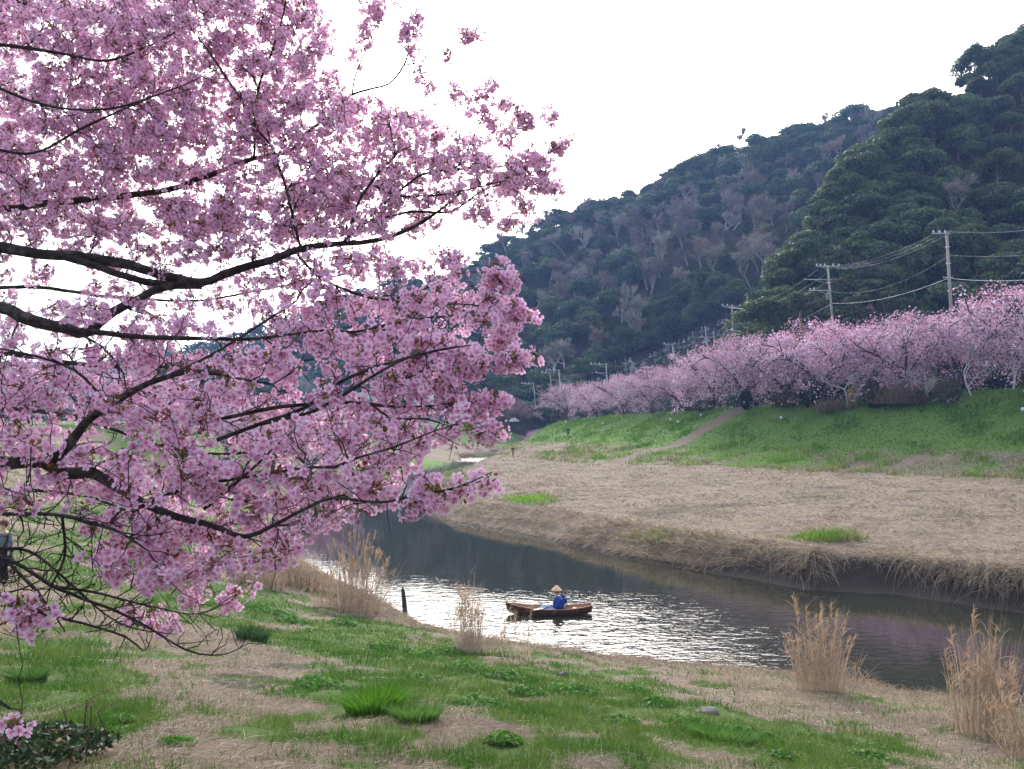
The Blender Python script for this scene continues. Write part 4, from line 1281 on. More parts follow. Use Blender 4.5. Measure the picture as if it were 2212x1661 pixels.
t = thing('parked_car', 'small white parked car under the round budding cherry tree', 'car', at(1106, 911, 236), .1)
bz = -.35
g = Geo()
prof = [(-2.0, .35), (-2.0, .8), (-1.9, .95), (-1.25, 1.0), (-.75, 1.5), (.8, 1.52), (1.4, 1.05), (1.95, .9), (2.0, .4)]
n = len(prof); V = [[x, s * .82 * (1 if z < 1.1 else .82), z + bz] for s in (-1, 1) for x, z in prof]
g.add(V, [[0, i + 1, i] for i in range(1, n - 1)] + [[n, n + i, n + i + 1] for i in range(1, n - 1)], [[i, i + 1, n + i + 1, n + i] for i in range(n - 1)], (.78, .79, .80)); g.build('body', M['paint'], t)
g = Geo(); box(g, (.0, 0, 1.27 + bz), (1.5, 1.4, .34), (.02, .025, .03)); g.build('window', M['pane'], t)
for sx in (-1.25, 1.25):
    for sy in (-.75, .75):
        g = Geo(); tube(g, [[sx, sy - .1, .33 + bz], [sx, sy + .1, .33 + bz]], .33, 12, (.02, .02, .02)); w = g.build('wheel', M['cloth'], t)
        g = Geo(); tube(g, [[sx, sy - .12, .33 + bz], [sx, sy + .12, .33 + bz]], .18, 10, (.5, .5, .5)); g.build('rim', M['paint'], w)
for sy in (-.55, .55):
    g = Geo(); box(g, (-2.0, sy, .75 + bz), (.06, .3, .16), (.8, .8, .75)); g.build('headlight', M['paint'], t)

# small spotlights standing on the green slope
def spotlight(px, py, label, dark=False, s=1.0):
    P = hit(px, py + 5)
    t = thing('spotlight', label, 'spotlight', P, 0, 'spotlights on the levee slope', s)
    c = (.03, .03, .035) if dark else (.75, .76, .75)
    g = Geo(); tube(g, [[0, 0, -.1], [0, 0, .34]], .035, 6, (.4, .4, .4)); g.build('stake', M['steel'], t)
    g = Geo(); tube(g, [[0, .14, .40], [0, -.02, .47], [0, -.2, .55]], [.10, .16, .24], 9, c); h = g.build('lamp_head', M['paint'], t)
    g = Geo(); tube(g, [[0, -.20, .552], [0, -.22, .56]], [.2, .2], 9, (.6, .62, .62)); g.build('lens', M['porcelain'], h)
for px, py, lab, dk in ((1222, 911, 'white spotlight on the slope above the dark walker', 0), (1302, 915, 'white spotlight right of the dark walker', 0), (1448, 908, 'white spotlight left of a close pair on the slope', 0),
                        (1464, 914, 'white spotlight right of a close pair on the slope', 0), (1513, 899, 'black spotlight beside the top of the dirt path', 1), (1686, 907, 'black spotlight with a pale lens on the wide green slope', 1),
                        (2208, 889, 'white spotlight on the slope at the right edge', 0)):
    spotlight(px, py, lab, dk, .95)
# ------------------------------------------------------------------ grass, straw and weeds
def fan_points(n, y0, y1, u0=-.78, u1=.80):
    y = y0 * (y1 / y0) ** rng.random(n)
    x = rng.uniform(u0, u1, n) * (y + 2.0)
    I = ground_info(x, y); z = H(x, y, I)
    G_, S_, P_ = zones(x, y, z, I)
    return x, y, z, I, G_, S_, P_

def sel(T, m):
    x, y, z, I, G_, S_, P_ = T
    return (x[m], y[m], z[m], {k: v[m] for k, v in I.items()}, G_[m], S_[m], P_[m])

def near_grass():
    T = fan_points(470000, 4.6, 62)
    m = T[3]['near'] & (T[3]['dn'] > .5)
    T = sel(T, m)
    x, y, z, I, G_, S_, P_ = T
    cl = fbm(x * 2.6, y * 2.6, 140, 3)
    lush = fbm(x * .8, y * .8, 150, 3)
    m = rng.random(len(x)) < np.clip(G_ * 1.0 + .10, 0, 1) * ss(.26, .46, cl) * (1 - .7 * S_)
    q = np.where(m)[0][:150000]
    P = np.stack([x, y, z], -1)[q]; P[:, 2] -= .01
    n = len(q)
    h = (.035 + .075 * lush[q] * cl[q] * 2) * rng.uniform(.6, 1.6, n)
    w = np.maximum(.006, .00075 * y[q])
    a = rng.uniform(0, 6.28, n); L = h * rng.uniform(.2, 1.1, n)
    lean = np.stack([np.cos(a) * L, np.sin(a) * L, np.zeros(n)], -1)
    tone = ss(.35, .65, fbm(x[q] * 1.3, y[q] * 1.3, 160, 3))[:, None]
    col = mixcol((.030, .095, .010), (.065, .15, .018), n, .2) * (1 - tone) + mixcol((.075, .145, .022), (.125, .19, .04), n, .2) * tone
    g = Geo(); blades(g, P, h, w, lean, col)
    o = g.build('grass', M['grass']); tag(o, 'short green grass growing in patches on the near bank', 'grass', kind='stuff')
    # straw lying flat
    m = rng.random(len(x)) < np.clip((1 - G_) * .8 + .12, 0, 1) * (1 - .6 * S_)
    q = np.where(m)[0]; rng.shuffle(q); q = q[:110000]
    n = len(q); P = np.stack([x, y, z], -1)[q]
    a = rng.normal(.35, .9, n) + np.where(rng.random(n) < .3, 1.5, 0)
    V0 = norm(np.stack([np.cos(a), np.sin(a), np.abs(rng.normal(size=n)) * .28 + .05], -1))
    L = rng.uniform(.04, .17, n) * np.where(rng.random(n) < .06, 2.0, 1)
    P[:, 2] += .012
    pale = (rng.random((n, 1)) < .10)
    col = np.where(pale, mixcol((.48, .43, .35), (.64, .59, .50), n), mixcol((.14, .105, .078), (.40, .325, .25), n))
    g = Geo(); strands(g, P, V0, L, np.maximum(.0038, .00045 * y[q]), .25, col, 2)
    o = g.build('dry_straw', M['straw']); tag(o, 'cut dry straw lying on the near bank', 'straw', kind='stuff')

def bank_straw():
    """shaggy dry fringe along the near water edge"""
    g = Geo(); n = 26000
    T = fan_points(260000, 17, 62, -.4, .8)
    I = T[3]
    m = I['near'] & (I['dn'] > .25) & (I['dn'] < 3.4) & (rng.random(len(T[0])) < ss(3.5, 1.2, I['dn']))
    q = np.where(m)[0]; rng.shuffle(q); q = q[:n]; n = len(q)
    P = np.stack([T[0], T[1], T[2]], -1)[q]
    a = rng.uniform(0, 6.28, n)
    V0 = norm(np.stack([np.cos(a), np.sin(a), rng.uniform(.2, 1.4, n)], -1))
    hh = .22 + .3 * ss(.5, .7, fbm(P[:, 0] * .7, P[:, 1] * .7, 170, 2))
    strands(g, P, V0, hh * rng.uniform(.5, 1.6, n), np.maximum(.009, .0005 * P[:, 1]), .55, mixcol((.17, .125, .09), (.40, .315, .235), n), 3)
    o = g.build('dry_grass', M['straw']); tag(o, 'shaggy dry grass fringe along the near water edge', 'grass', kind='stuff')

def far_bank():
    """dry reeds flopping over the undercut far bank"""
    g = Geo(); n = 24000
    W = catmull(W2, .15)
    seglen = np.concatenate([[0], np.cumsum(np.linalg.norm(np.diff(W, axis=0), axis=1))])
    wgt = 1 / np.maximum(W[:, 1], 25) ** 1.0 * ((W[:, 1] < 115) & (W[:, 1] > 20) & (W[:, 0] < 34))
    k = rng.choice(len(W), n, p=wgt / wgt.sum())
    tang = norm(np.gradient(W, axis=0))[k]; nrm = np.stack([tang[:, 1], -tang[:, 0]], -1)      # towards the land
    # make sure it points away from the water
    test = inside(W[k, 0] + nrm[:, 0], W[k, 1] + nrm[:, 1], RIV)
    nrm[test] *= -1
    clump = fbm(seglen[k] * .35, seglen[k] * 0 + 3, 180, 3)
    rg = ss(8, 15, W[k, 0])
    off = .55 + .95 * rg + (3.6 - 2.1 * rg) * rng.random(n)
    x = W[k, 0] + nrm[:, 0] * off; y = W[k, 1] + nrm[:, 1] * off
    z = H(x, y)
    ok = ~inside(x, y, RIV)
    a = rng.normal(size=n) * .9 + .5 * np.sin(seglen[k] * .8)
    out = -nrm * np.cos(a)[:, None] + tang * np.sin(a)[:, None]
    lift = rng.uniform(.05, 1.2, n)
    V0 = norm(np.concatenate([out, lift[:, None]], 1))
    L = (.32 + .3 * rg + .95 * ss(.38, .66, clump)) * rng.uniform(.3, 1.3, n) * (1 + .1 * ss(70, 120, y))
    droop = rng.uniform(.45, 1.15, n) * (.5 + .35 * rg)
    col = mixcol((.17, .13, .095), (.52, .43, .33), n, .22)
    m = ok
    strands(g, np.stack([x, y, z], -1)[m], V0[m], L[m], np.maximum(.014, .00052 * y[m]), droop[m], col[m], 5)
    o = g.build('dry_reeds', M['straw']); tag(o, 'dry reeds drooping over the undercut far bank', 'reeds', kind='stuff')
    # matted straw and tufts on the flood plain, clods of dark soil
    T = fan_points(420000, 34, 190, -.45, .80)
    x, y, z, I, G_, S_, P_ = T
    m = I['far'] & (I['df'] > 1.4) & (I['dl'] > 0)
    plain = m & (G_ < .6) & (P_ < .5)
    q = np.where(plain)[0]; rng.shuffle(q); q = q[:62000]; n = len(q)
    P = np.stack([x, y, z], -1)[q]
    a = rng.normal(.2, .8, n)
    V0 = norm(np.stack([np.cos(a) * np.sign(rng.normal(size=n)), np.sin(a), rng.uniform(.05, .7, n)], -1))
    sg = Geo()
    strands(sg, P, V0, rng.uniform(.15, .5, n), .00062 * P[:, 1], .4, mixcol((.15, .115, .085), (.46, .385, .30), n, .18) * (.62 + .7 * fbm(P[:, 0] * .13, P[:, 1] * .22, 260, 4))[:, None], 2)
    tq = np.where(plain & (fbm(x * .45, y * .7, 270, 3) > .60))[0]; rng.shuffle(tq); tq = tq[:14000]; n = len(tq)
    P = np.stack([x, y, z], -1)[tq]
    a = rng.uniform(0, 6.28, n)
    strands(sg, P, norm(np.stack([np.cos(a), np.sin(a), rng.uniform(.5, 1.8, n)], -1)), rng.uniform(.18, .55, n), .0006 * P[:, 1], .5, mixcol((.10, .078, .055), (.40, .335, .25), n, .2), 2)
    o = sg.build('dry_straw', M['straw']); tag(o, 'mown dry straw covering the flood plain across the river', 'straw', kind='stuff')
    q = np.where(m & (G_ > .3) & (P_ < .4) & (rng.random(len(x)) < G_ + .1))[0]; rng.shuffle(q); q = q[:100000]; n = len(q)
    P = np.stack([x, y, z], -1)[q]
    a = rng.uniform(0, 6.28, n); h = (.12 + .4 * ss(.45, .7, fbm(P[:, 0] * .35, P[:, 1] * .35, 190, 3))) * rng.uniform(.5, 1.4, n)
    lean = np.stack([np.cos(a), np.sin(a) - .5, a * 0], -1) * (h * .8)[:, None]
    tone = ss(.35, .7, fbm(P[:, 0] * .12, P[:, 1] * .12, 195, 4))[:, None]
    col = mixcol((.055, .16, .012), (.11, .25, .02), n, .2) * (1 - tone) + mixcol((.12, .25, .022), (.20, .32, .045), n, .2) * tone
    dull = np.clip((.85 - G_[q]) * 2.0, 0, 1)[:, None]
    col = col * (1 - dull) + mixcol((.14, .15, .05), (.28, .25, .12), n, .2) * dull
    gg = Geo(); blades(gg, P, h, .0011 * P[:, 1], lean, col)
    o = gg.build('grass', M['grass']); tag(o, 'green grass on the far levee slope', 'grass', kind='stuff')
near_grass(); bank_straw(); far_bank()

def weeds(px, py, w, h, label, kind='leaf', c1=(.04, .14, .015), c2=(.11, .24, .035), group=None):
    """a leafy weed clump; w,h in photo units"""
    P = hit(px, py); k = P[1] / F
    R, Hh = w * k / 2 * (1.35 if kind == 'leaf' else 1), h * k * (.62 if kind == 'leaf' else 1)
    t = Geo()
    if kind == 'leaf':
        n = int(160 + 6 * w)
        a = rng.uniform(0, 6.28, n); q = np.sqrt(rng.random(n))
        q = q * (.65 + .5 * vnoise(a * 1.6, a * 0 + px, 5)); x = P[0] + np.cos(a) * q * R; y = P[1] + np.sin(a) * q * R * 1.3
        z = H(x, y) + rng.random(n) * Hh * (1.5 - q * 1.2) + .015
        s = np.maximum(.02, rng.uniform(.016, .046, n) * (1 if P[1] < 18 else 1.3))
        quad_cloud(t, np.stack([x, y, z], -1), np.stack([np.cos(a) * .5, np.sin(a) * .5, np.full(n, 1.0)], -1) + rng.normal(size=(n, 3)) * .45, s, s * .62, mixcol(c1, c2, n, .2))
    else:
        n = int(260 + 8 * w)
        a = rng.uniform(0, 6.28, n); q = np.sqrt(rng.random(n))
        x = P[0] + np.cos(a) * q * R; y = P[1] + np.sin(a) * q * R * 1.2
        h_ = Hh * rng.uniform(.6, 1.3, n)
        lean = np.stack([np.cos(a) * q, np.sin(a) * q, a * 0], -1) * (h_ * .9)[:, None] + rng.normal(size=(n, 3)) * [.03, .03, 0]
        blades(t, np.stack([x, y, H(x, y) - .01], -1), h_, .011, lean, mixcol(c1, c2, n, .2), .5)
    o = t.build('weed_clump' if kind == 'leaf' else 'grass_tuft', M['grass'])
    tag(o, label, 'weeds' if kind == 'leaf' else 'grass tuft', group)
    return o
WD = [(690, 1487, 90, 34), (742, 1350, 56, 22), (852, 1410, 80, 26), (912, 1424, 70, 24), (965, 1415, 60, 22), (1010, 1448, 90, 26), (1032, 1528, 90, 30), (1095, 1468, 70, 24), (1140, 1500, 70, 24),
      (1215, 1500, 80, 20), (1250, 1500, 90, 24), (1370, 1498, 70, 20), (1420, 1520, 60, 16), (560, 1318, 60, 20), (640, 1346, 60, 18), (610, 1330, 50, 16), (1100, 1420, 40, 16), (1090, 1600, 60, 18),
      (1500, 1570, 80, 22), (1600, 1590, 100, 26), (1650, 1600, 60, 20), (1690, 1640, 50, 22), (1340, 1560, 60, 16), (900, 1470, 60, 16), (420, 1300, 70, 20), (1880, 1640, 90, 20), (250, 1560, 60, 14), (380, 1610, 60, 12)]
near_of = lambda px, py: ('below the reed clump with tall plumes' if px < 800 and py < 1360 else 'beside the long grass tuft' if px < 800 and py > 1440 else 'near the straw edge above the boat' if px < 1000 else
                          'left of the sparse reeds' if px < 1036 else 'between the sparse reeds and small stone' if px < 1260 else 'left of the flat stone' if px < 1480 else 'below the flat stone')
for i, (px, py, w, h) in enumerate(WD):
    pend(weeds(px, py, w, h, None, 'leaf'), 'leafy weed clump', near_of(px, py), px)
settle_labels()
weeds(545, 1386, 56, 30, 'dark rush tuft standing alone at the end of the bare twigs', 'blade', (.02, .055, .02), (.05, .10, .035))
weeds(810, 1535, 110, 46, 'long lush bright green grass tuft leaning over', 'blade', (.06, .17, .012), (.12, .26, .03))
weeds(900, 1556, 90, 30, 'lower grass tuft just right of the long lush tuft', 'blade', (.06, .15, .025), (.12, .23, .05))
weeds(60, 1475, 60, 30, 'soft green grass tuft by the left edge above the dark bush', 'blade', (.045, .12, .025), (.09, .18, .045))
weeds(1560, 1600, 120, 26, 'long green grass tuft in the green belt at the lower right', 'blade', (.06, .15, .025), (.12, .23, .05))

def dark_bush():
    P = hit(70, 1655); k = P[1] / F
    t = thing('ivy_bush', 'dark leathery leaved low bush in the bottom left corner', 'bush', P)
    g, s = Geo(), Geo()
    n = 2200
    x = rng.uniform(-140, 105, n) * k; y = rng.uniform(-.5, .6, n)
    hgt = (.27 * (1 - (x / (150 * k)) ** 2) * np.exp(-(y / .9) ** 2)) * rng.random(n) ** .6
    z = H(P[0] + x, P[1] + y) - P[2] + np.maximum(hgt, 0) + .02
    sz = rng.uniform(.016, .034, n)
    brown = rng.random((n, 1)) < .015
    col = np.where(brown, mixcol((.30, .13, .05), (.42, .25, .10), n), mixcol((.012, .032, .012), (.045, .085, .03), n, .25))
    quad_cloud(g, np.stack([x, y, z], -1), rng.normal(size=(n, 3)) + np.array([0, -.3, .9]), sz, sz * .55, col)
    for _ in range(18):
        x0, y0 = rng.uniform(-140, 110) * k, rng.uniform(-.5, .7)
        tube(s, [[x0, y0, -.05], [x0 + rng.normal() * .08, y0, .2], [x0 + rng.normal() * .12, y0 + rng.normal() * .1, .26]], [.006, .005, .003], 4, (.10, .06, .04))
    g.build('foliage', M['leaf'], t); s.build('stems', M['twig'], t)['kind'] = 'stuff'
dark_bush()

def stone(px, py, w, h, label):
    P = hit(px, py); k = P[1] / F
    g = Geo()
    a = np.linspace(0, 2 * math.pi, 15)[:-1]; V = []
    for r_, z_ in ((1.0, -.3), (1.02, .2), (.9, .75), (.55, 1.0), (0.05, 1.02)):
        for t in a:
            q = 1 + .22 * (vnoise(math.cos(t) * 2 + px, math.sin(t) * 2 + z_, 8) - .5)
            V.append([math.cos(t) * r_ * q * w * k / 2, math.sin(t) * r_ * q * w * k / 2.6, z_ * h * k * (1 + .25 * math.cos(t))])
    i, j = np.meshgrid(np.arange(4), np.arange(14), indexing='ij'); j2 = (j + 1) % 14
    g.add(np.array(V), None, np.stack([i * 14 + j, i * 14 + j2, (i + 1) * 14 + j2, (i + 1) * 14 + j], -1).reshape(-1, 4), (.13, .125, .12))
    o = g.build('stone', M['stone'], None, True, P - [0, 0, .01]); tag(o, label, 'stone')
stone(1527, 1540, 54, 9, 'flat grey stone lying in the straw left of the middle reed clump')
stone(1217, 1460, 24, 9, 'small grey stone at the straw edge below the boat')

# ------------------------------------------------------------------ reed clumps
def reeds(px, py, w, h, n, label, plumes=.4, bend=.0, y_abs=None, lean=.16, leaves=2, c1=(.25, .185, .13), c2=(.47, .365, .27), base_z=None):
    P = hit(px, py) if y_abs is None else onz(px, py, 0.0)
    k = P[1] / F
    t = thing('reed_clump', label, 'reeds', P, 0)
    st, lf, pl = Geo(), Geo(), Geo()
    R = w * k / 2
    a = rng.uniform(0, 6.28, n); q = np.sqrt(rng.random(n))
    x = np.cos(a) * q * R; y = np.sin(a) * q * min(R, .9)
    P0 = np.stack([x, y, H(P[0] + x, P[1] + y) - P[2] - .05], -1)
    P0[:, 2] = np.maximum(P0[:, 2], -P[2] - .1)
    V0 = norm(np.stack([np.cos(a) * q * lean * 1.6 + bend + rng.normal(size=n) * lean, rng.normal(size=n) * lean, np.ones(n)], -1))
    L = h * k * np.clip(1 - .5 * q ** 2, .3, 1) * rng.uniform(.55, 1.12, n)
    dr = rng.uniform(.0, .16, n)
    wd = np.maximum(.010, .00050 * P[1])
    col = mixcol(c1, c2, n, .12)
    strands(st, P0, V0, L, wd, dr, col, 4)
    tip = P0 + V0 * L[:, None]; tip[:, 2] -= dr * L
    # leaves and thin broken stems arching out of the clump
    m = n * leaves
    kk = rng.integers(0, n, m); f = rng.uniform(.15, .9, m)
    B = P0[kk] + V0[kk] * (L[kk] * f)[:, None]; B[:, 2] -= dr[kk] * L[kk] * f ** 2
    aa = rng.uniform(0, 6.28, m)
    strands(lf, B, norm(np.stack([np.cos(aa) * .6, np.sin(aa) * .6, rng.uniform(.4, 1.4, m)], -1)), rng.uniform(.25, .62, m), wd * 1.1, .45, mixcol(c1, c2, m, .15), 3)
    # feathery heads
    hd = np.where(rng.random(n) < plumes)[0]
    hd = hd[L[hd] > np.median(L) * .8]
    mm = 26
    kk = np.repeat(hd, mm); f = rng.random(len(kk)) * .34
    B = tip[kk] - V0[kk] * f[:, None] * np.minimum(1, L[kk] * .8)[:, None]
    side = rng.normal(.22, .25, len(kk))
    strands(pl, B, norm(np.stack([side, rng.normal(size=len(kk)) * .22, rng.uniform(.5, 1, len(kk))], -1)), rng.uniform(.10, .24, len(kk)), wd * 1.0, .35, mixcol((.34, .225, .14), (.52, .38, .26), len(kk)), 2)
    st.build('stems', M['straw'], t)['kind'] = 'stuff'
    lf.build('leaves', M['straw'], t)['kind'] = 'stuff'
    if len(hd): pl.build('plumes', M['straw'], t)['kind'] = 'stuff'
    return t
reeds(775, 1318, 95, 172, 230, 'tall reed clump with feathery plumes at the water left of the stake', .35)
reeds(742, 1322, 120, 95, 160, 'lower shaggy reed clump in front of the tall plumed one', .05, lean=.3)
reeds(1018, 1408, 62, 185, 110, 'thin reed clump with drooping plumes in the glittering water', .40, bend=-.06, lean=.07, c1=(.30, .235, .19), c2=(.52, .43, .355))
reeds(1040, 1412, 110, 75, 130, 'short tangled reeds at the foot of the thin plumed clump', 0, lean=.25, c1=(.26, .20, .16), c2=(.46, .375, .305))
reeds(1122, 1428, 64, 150, 44, 'sparse reed stems standing before the boat', .25, bend=-.05, lean=.10, leaves=1, c1=(.34, .27, .22), c2=(.54, .455, .38))
reeds(1768, 1492, 96, 212, 200, 'reed clump with nodding plumes in the middle of the lower right water edge', .22, lean=.11)
reeds(1805, 1492, 130, 110, 90, 'bent straggling reeds leaning right out of the middle clump', 0, bend=.28, lean=.35)
reeds(1590, 1476, 130, 90, 70, 'few thin bent reeds left of the middle clump', .0, lean=.35, leaves=1)
reeds(2126, 1596, 104, 300, 200, 'tallest thick reed clump near the right edge', .2, lean=.09)
reeds(2212, 1640, 60, 210, 80, 'reeds leaning into the picture at the right edge', .2, bend=-.1, lean=.2)
reeds(2040, 1560, 120, 120, 60, 'few thin curved reeds between the two big right clumps', 0, lean=.4, leaves=1)
reeds(640, 1262, 190, 88, 560, 'broad band of straw coloured reeds on the near bank under the blossoms', .0, lean=.07)
reeds(560, 1262, 120, 80, 300, 'left part of the straw coloured reed band under the blossoms', .0, lean=.07)
reeds(665, 1083, 80, 46, 260, 'pale reed bed on the far left bend of the river', 0, lean=.06)
reeds(780, 1052, 120, 34, 260, 'low reed bed along the upper bend, behind the blossoms', 0, lean=.06)
reeds(1005, 992, 46, 16, 120, 'reed tuft on the tip of the far spit', 0, lean=.1)

# rotten stake in the water
P = onz(873, 1338)
t = thing('wooden_stake', 'dark weathered wooden stake standing in the glittering water', 'stake', P)
g = Geo()
pts = np.array([[0.02, 0, -.4], [.03, 0, .3], [-.01, 0, .8], [-.05, 0, 1.12], [-.07, 0, 1.3]])
tube(g, pts, [.10, .105, .085, .07, .02], 9, (.055, .045, .04)); g.build('post', M['twig'], t)
g = Geo(); tube(g, [[-.08, .02, .85], [-.10, .02, 1.1], [-.09, .02, 1.24]], [.035, .03, .008], 5, (.075, .06, .05)); g.build('splinter', M['twig'], t)
# small stake in the straw
P = hit(733, 1288)
t = thing('marker_stake', 'thin reddish marker stake in the straw beside the reeds', 'stake', P)
g = Geo(); tube(g, [[0, 0, -.1], [0, 0, .75]], .025, 6, (.32, .2, .16)); g.build('post', M['paint'], t)
g = Geo(); tube(g, [[0, 0, .75], [0, 0, .9]], .028, 6, (.45, .12, .08)); g.build('cap', M['paint'], t)

# ------------------------------------------------------------------ people
def skin_mesh(name, joints, edges, mat, parent, sub=2, root=0):
    """one continuous surface grown round a jointed skeleton"""
    me = bpy.data.meshes.new(name)
    me.from_pydata([j[0] for j in joints], edges, [])
    o = bpy.data.objects.new(name, me); COL.objects.link(o)
    sk = o.modifiers.new('skin', 'SKIN'); sk.use_smooth_shade = True
    for v, j in zip(me.skin_vertices[0].data, joints):
        r = j[1]; v.radius = (r, r) if np.isscalar(r) else r
        v.use_root = False
    me.skin_vertices[0].data[root].use_root = True
    ss_ = o.modifiers.new('sub', 'SUBSURF'); ss_.levels = sub; ss_.render_levels = sub
    dg = bpy.context.evaluated_depsgraph_get(); dg.update()
    nm = bpy.data.meshes.new_from_object(o.evaluated_get(dg))
    bpy.data.objects.remove(o); bpy.data.meshes.remove(me)
    nm.name = name
    nm.materials.clear()
    return link(name, nm, mat, parent)

M['skin'] = mat_solid('skin', (.55, .34, .25), .6, 0, .06)
M['indigo'] = mat_solid('indigo_cotton', (.018, .055, .27), .9, 0, .18, 14, .1)
M['denim'] = mat_solid('pale_denim', (.22, .36, .58), .9, 0, .15, 18)
M['hair'] = mat_solid('dark_hair', (.012, .010, .010), .6, 0, .3, 30)
M['hat_straw'] = mat_solid('woven_bamboo', (.72, .50, .27), .75, 0, .14, 26, .2)
M['dark_cloth'] = mat_solid('dark_cloth', (.014, .015, .018), .9, 0, .2, 12)
M['brown_cloth'] = mat_solid('brown_cloth', (.17, .07, .05), .9, 0, .2, 12)
M['grey_cloth'] = mat_solid('grey_cloth', (.13, .15, .19), .9, 0, .15, 12)
M['tan_cloth'] = mat_solid('tan_cloth', (.30, .19, .14), .9, 0, .15, 12)
M['boat_wood'] = mat_solid('oiled_wood', (.15, .075, .042), .5, 0, .45, 9, .3)
M['boat_inner'] = mat_solid('inner_wood', (.36, .20, .12), .6, 0, .35, 9, .3)
M['pale_wood'] = mat_solid('pale_wood', (.66, .55, .42), .6, 0, .1, 9)

BOAT = onz(1191, 1326)
BOAT[2] = 0
def boat():
    t = thing('rowing_boat', 'small brown wooden boat with pointed bow carrying the man in the straw hat', 'boat', BOAT, math.radians(2.0))
    # hull in metres, bow towards -x; sections: x, half beam at rail, half beam at floor, rail z, floor z
    S = [(-1.82, .015, .01, .47, .20), (-1.62, .13, .06, .42, .06), (-1.25, .27, .17, .35, -.03), (-.75, .38, .27, .285, -.06), (-.15, .43, .31, .25, -.07),
         (.45, .43, .31, .25, -.06), (1.0, .37, .26, .28, -.03), (1.45, .28, .18, .33, .04), (1.66, .22, .13, .365, .10)]
    th = .022
    g = Geo(); n = len(S)
    V = []
    for x, b, f, zr, zf in S:
        V += [[x, -b, zr], [x, -f, zf], [x, f, zf], [x, b, zr]]
    Q = [[i * 4 + j, (i + 1) * 4 + j, (i + 1) * 4 + j + 1, i * 4 + j + 1] for i in range(n - 1) for j in range(3)]
    g.add(V, None, Q + [[0, 1, 2, 3], [(n - 1) * 4 + 3, (n - 1) * 4 + 2, (n - 1) * 4 + 1, (n - 1) * 4]], (1, 1, 1)); g.build('hull', M['boat_wood'], t)
    g = Geo(); V = []
    for x, b, f, zr, zf in S:
        b2, f2 = max(b - th, .004), max(f - th, .003)
        V += [[x + (.03 if x < 0 else -.03) * (abs(x) > 1.5), -b2, zr - .001], [x, -f2, zf + th], [x, f2, zf + th], [x, b2, zr - .001]]
    g.add(V, None, [q[::-1] for q in Q] + [[(n - 1) * 4, (n - 1) * 4 + 1, (n - 1) * 4 + 2, (n - 1) * 4 + 3]], (1, 1, 1)); g.build('lining', M['boat_inner'], t)
    for s in (-1, 1):
        g = Geo(); P = catmull(np.array([[x, s * b, zr + .008] for x, b, f, zr, zf in S]), .15); tube(g, P, .022, 6); g.build('gunwale', M['boat_inner'], t, True)
    g = Geo(); tube(g, [[-1.86, 0, .52], [-1.83, 0, .3], [-1.72, 0, .08]], [.03, .035, .03], 6); g.build('stem_post', M['boat_wood'], t)
    g = Geo(); box(g, (-1.72, 0, .475), (.26, .10, .03)); g.build('bow_cap', M['pale_wood'], t)
    for x, b, z in ((-.95, .33, .20), (.98, .34, .20)):
        g = Geo(); box(g, (x, 0, z), (.17, 2 * b, .03)); g.build('thwart', M['boat_inner'], t)
    for x in (-1.3, -.4, .62, 1.35):
        b = np.interp(x, [q[0] for q in S], [q[1] for q in S]); f = np.interp(x, [q[0] for q in S], [q[2] for q in S])
        zr = np.interp(x, [q[0] for q in S], [q[3] for q in S]); zf = np.interp(x, [q[0] for q in S], [q[4] for q in S])
        g = Geo()
        tube(g, [[x, -b + .03, zr - .02], [x, -f + .03, zf + .04], [x, f - .03, zf + .04], [x, b - .03, zr - .02]], .018, 5); g.build('rib', M['boat_wood'], t)
    # paddle lying across the rail, its pale blade outboard
    p = thing('paddle', 'wooden paddle with a broad pale blade resting on the boat rail', 'paddle', BOAT)
    g = Geo(); tube(g, [[-.33, -.36, .305], [-.12, -.18, .32], [.12, .04, .335]], .018, 6); g.build('shaft', M['dark_cloth'], p)
    g = Geo()
    bl = np.array([[-.30, -.33], [-.42, -.31], [-.66, -.42], [-.80, -.58], [-.72, -.64], [-.50, -.55], [-.36, -.42]])
    V = [[x, y, .318 - .05 * (-.3 - x)] for x, y in bl] + [[x, y, .297 - .05 * (-.3 - x)] for x, y in bl]
    m = len(bl)
    g.add(V, [[0, i, i + 1] for i in range(1, m - 1)] + [[m, m + i + 1, m + i] for i in range(1, m - 1)], [[i, m + i, m + (i + 1) % m, (i + 1) % m] for i in range(m)]); g.build('blade', M['pale_wood'], p)
    # the boatman, sitting, facing the bow and a little away
    b = thing('person', 'person in an indigo jacket and conical straw hat sitting in the wooden boat', 'person', BOAT + [.30, -.02, 0])
    b.scale = (1.34, 1.3, 1.03)
    J = [((0, 0, .16), .14), ((.0, 0, .33), .135), ((-.01, 0, .52), .15), ((-.02, 0, .66), .12), ((-.04, 0, .73), .055), ((-.05, 0, .80), .055), ((-.07, 0, .88), .085), ((-.075, 0, .98), .075),
         ((-.02, -.19, .64), .06), ((-.03, -.26, .44), .048), ((-.10, -.27, .22), .036), ((-.13, -.26, .14), .035),
         ((.0, .19, .64), .06), ((.16, .29, .48), .048), ((.20, .20, .27), .036), ((.16, .12, .19), .034),
         ((-.10, -.10, .14), .085), ((-.42, -.13, .24), .07), ((-.72, -.10, .06), .05), ((-.86, -.10, .02), .035),
         ((-.10, .10, .14), .085), ((-.42, .12, .26), .07), ((-.70, .10, .06), .05), ((-.84, .10, .02), .035)]
    E = [(0, 1), (1, 2), (2, 3), (3, 4), (4, 5), (5, 6), (6, 7), (3, 8), (8, 9), (9, 10), (10, 11), (3, 12), (12, 13), (13, 14), (14, 15), (0, 16), (16, 17), (17, 18), (18, 19), (0, 20), (20, 21), (21, 22), (22, 23)]
    skin_mesh('body', [(j, r * .9) for j, r in J], E, M['skin'], b)
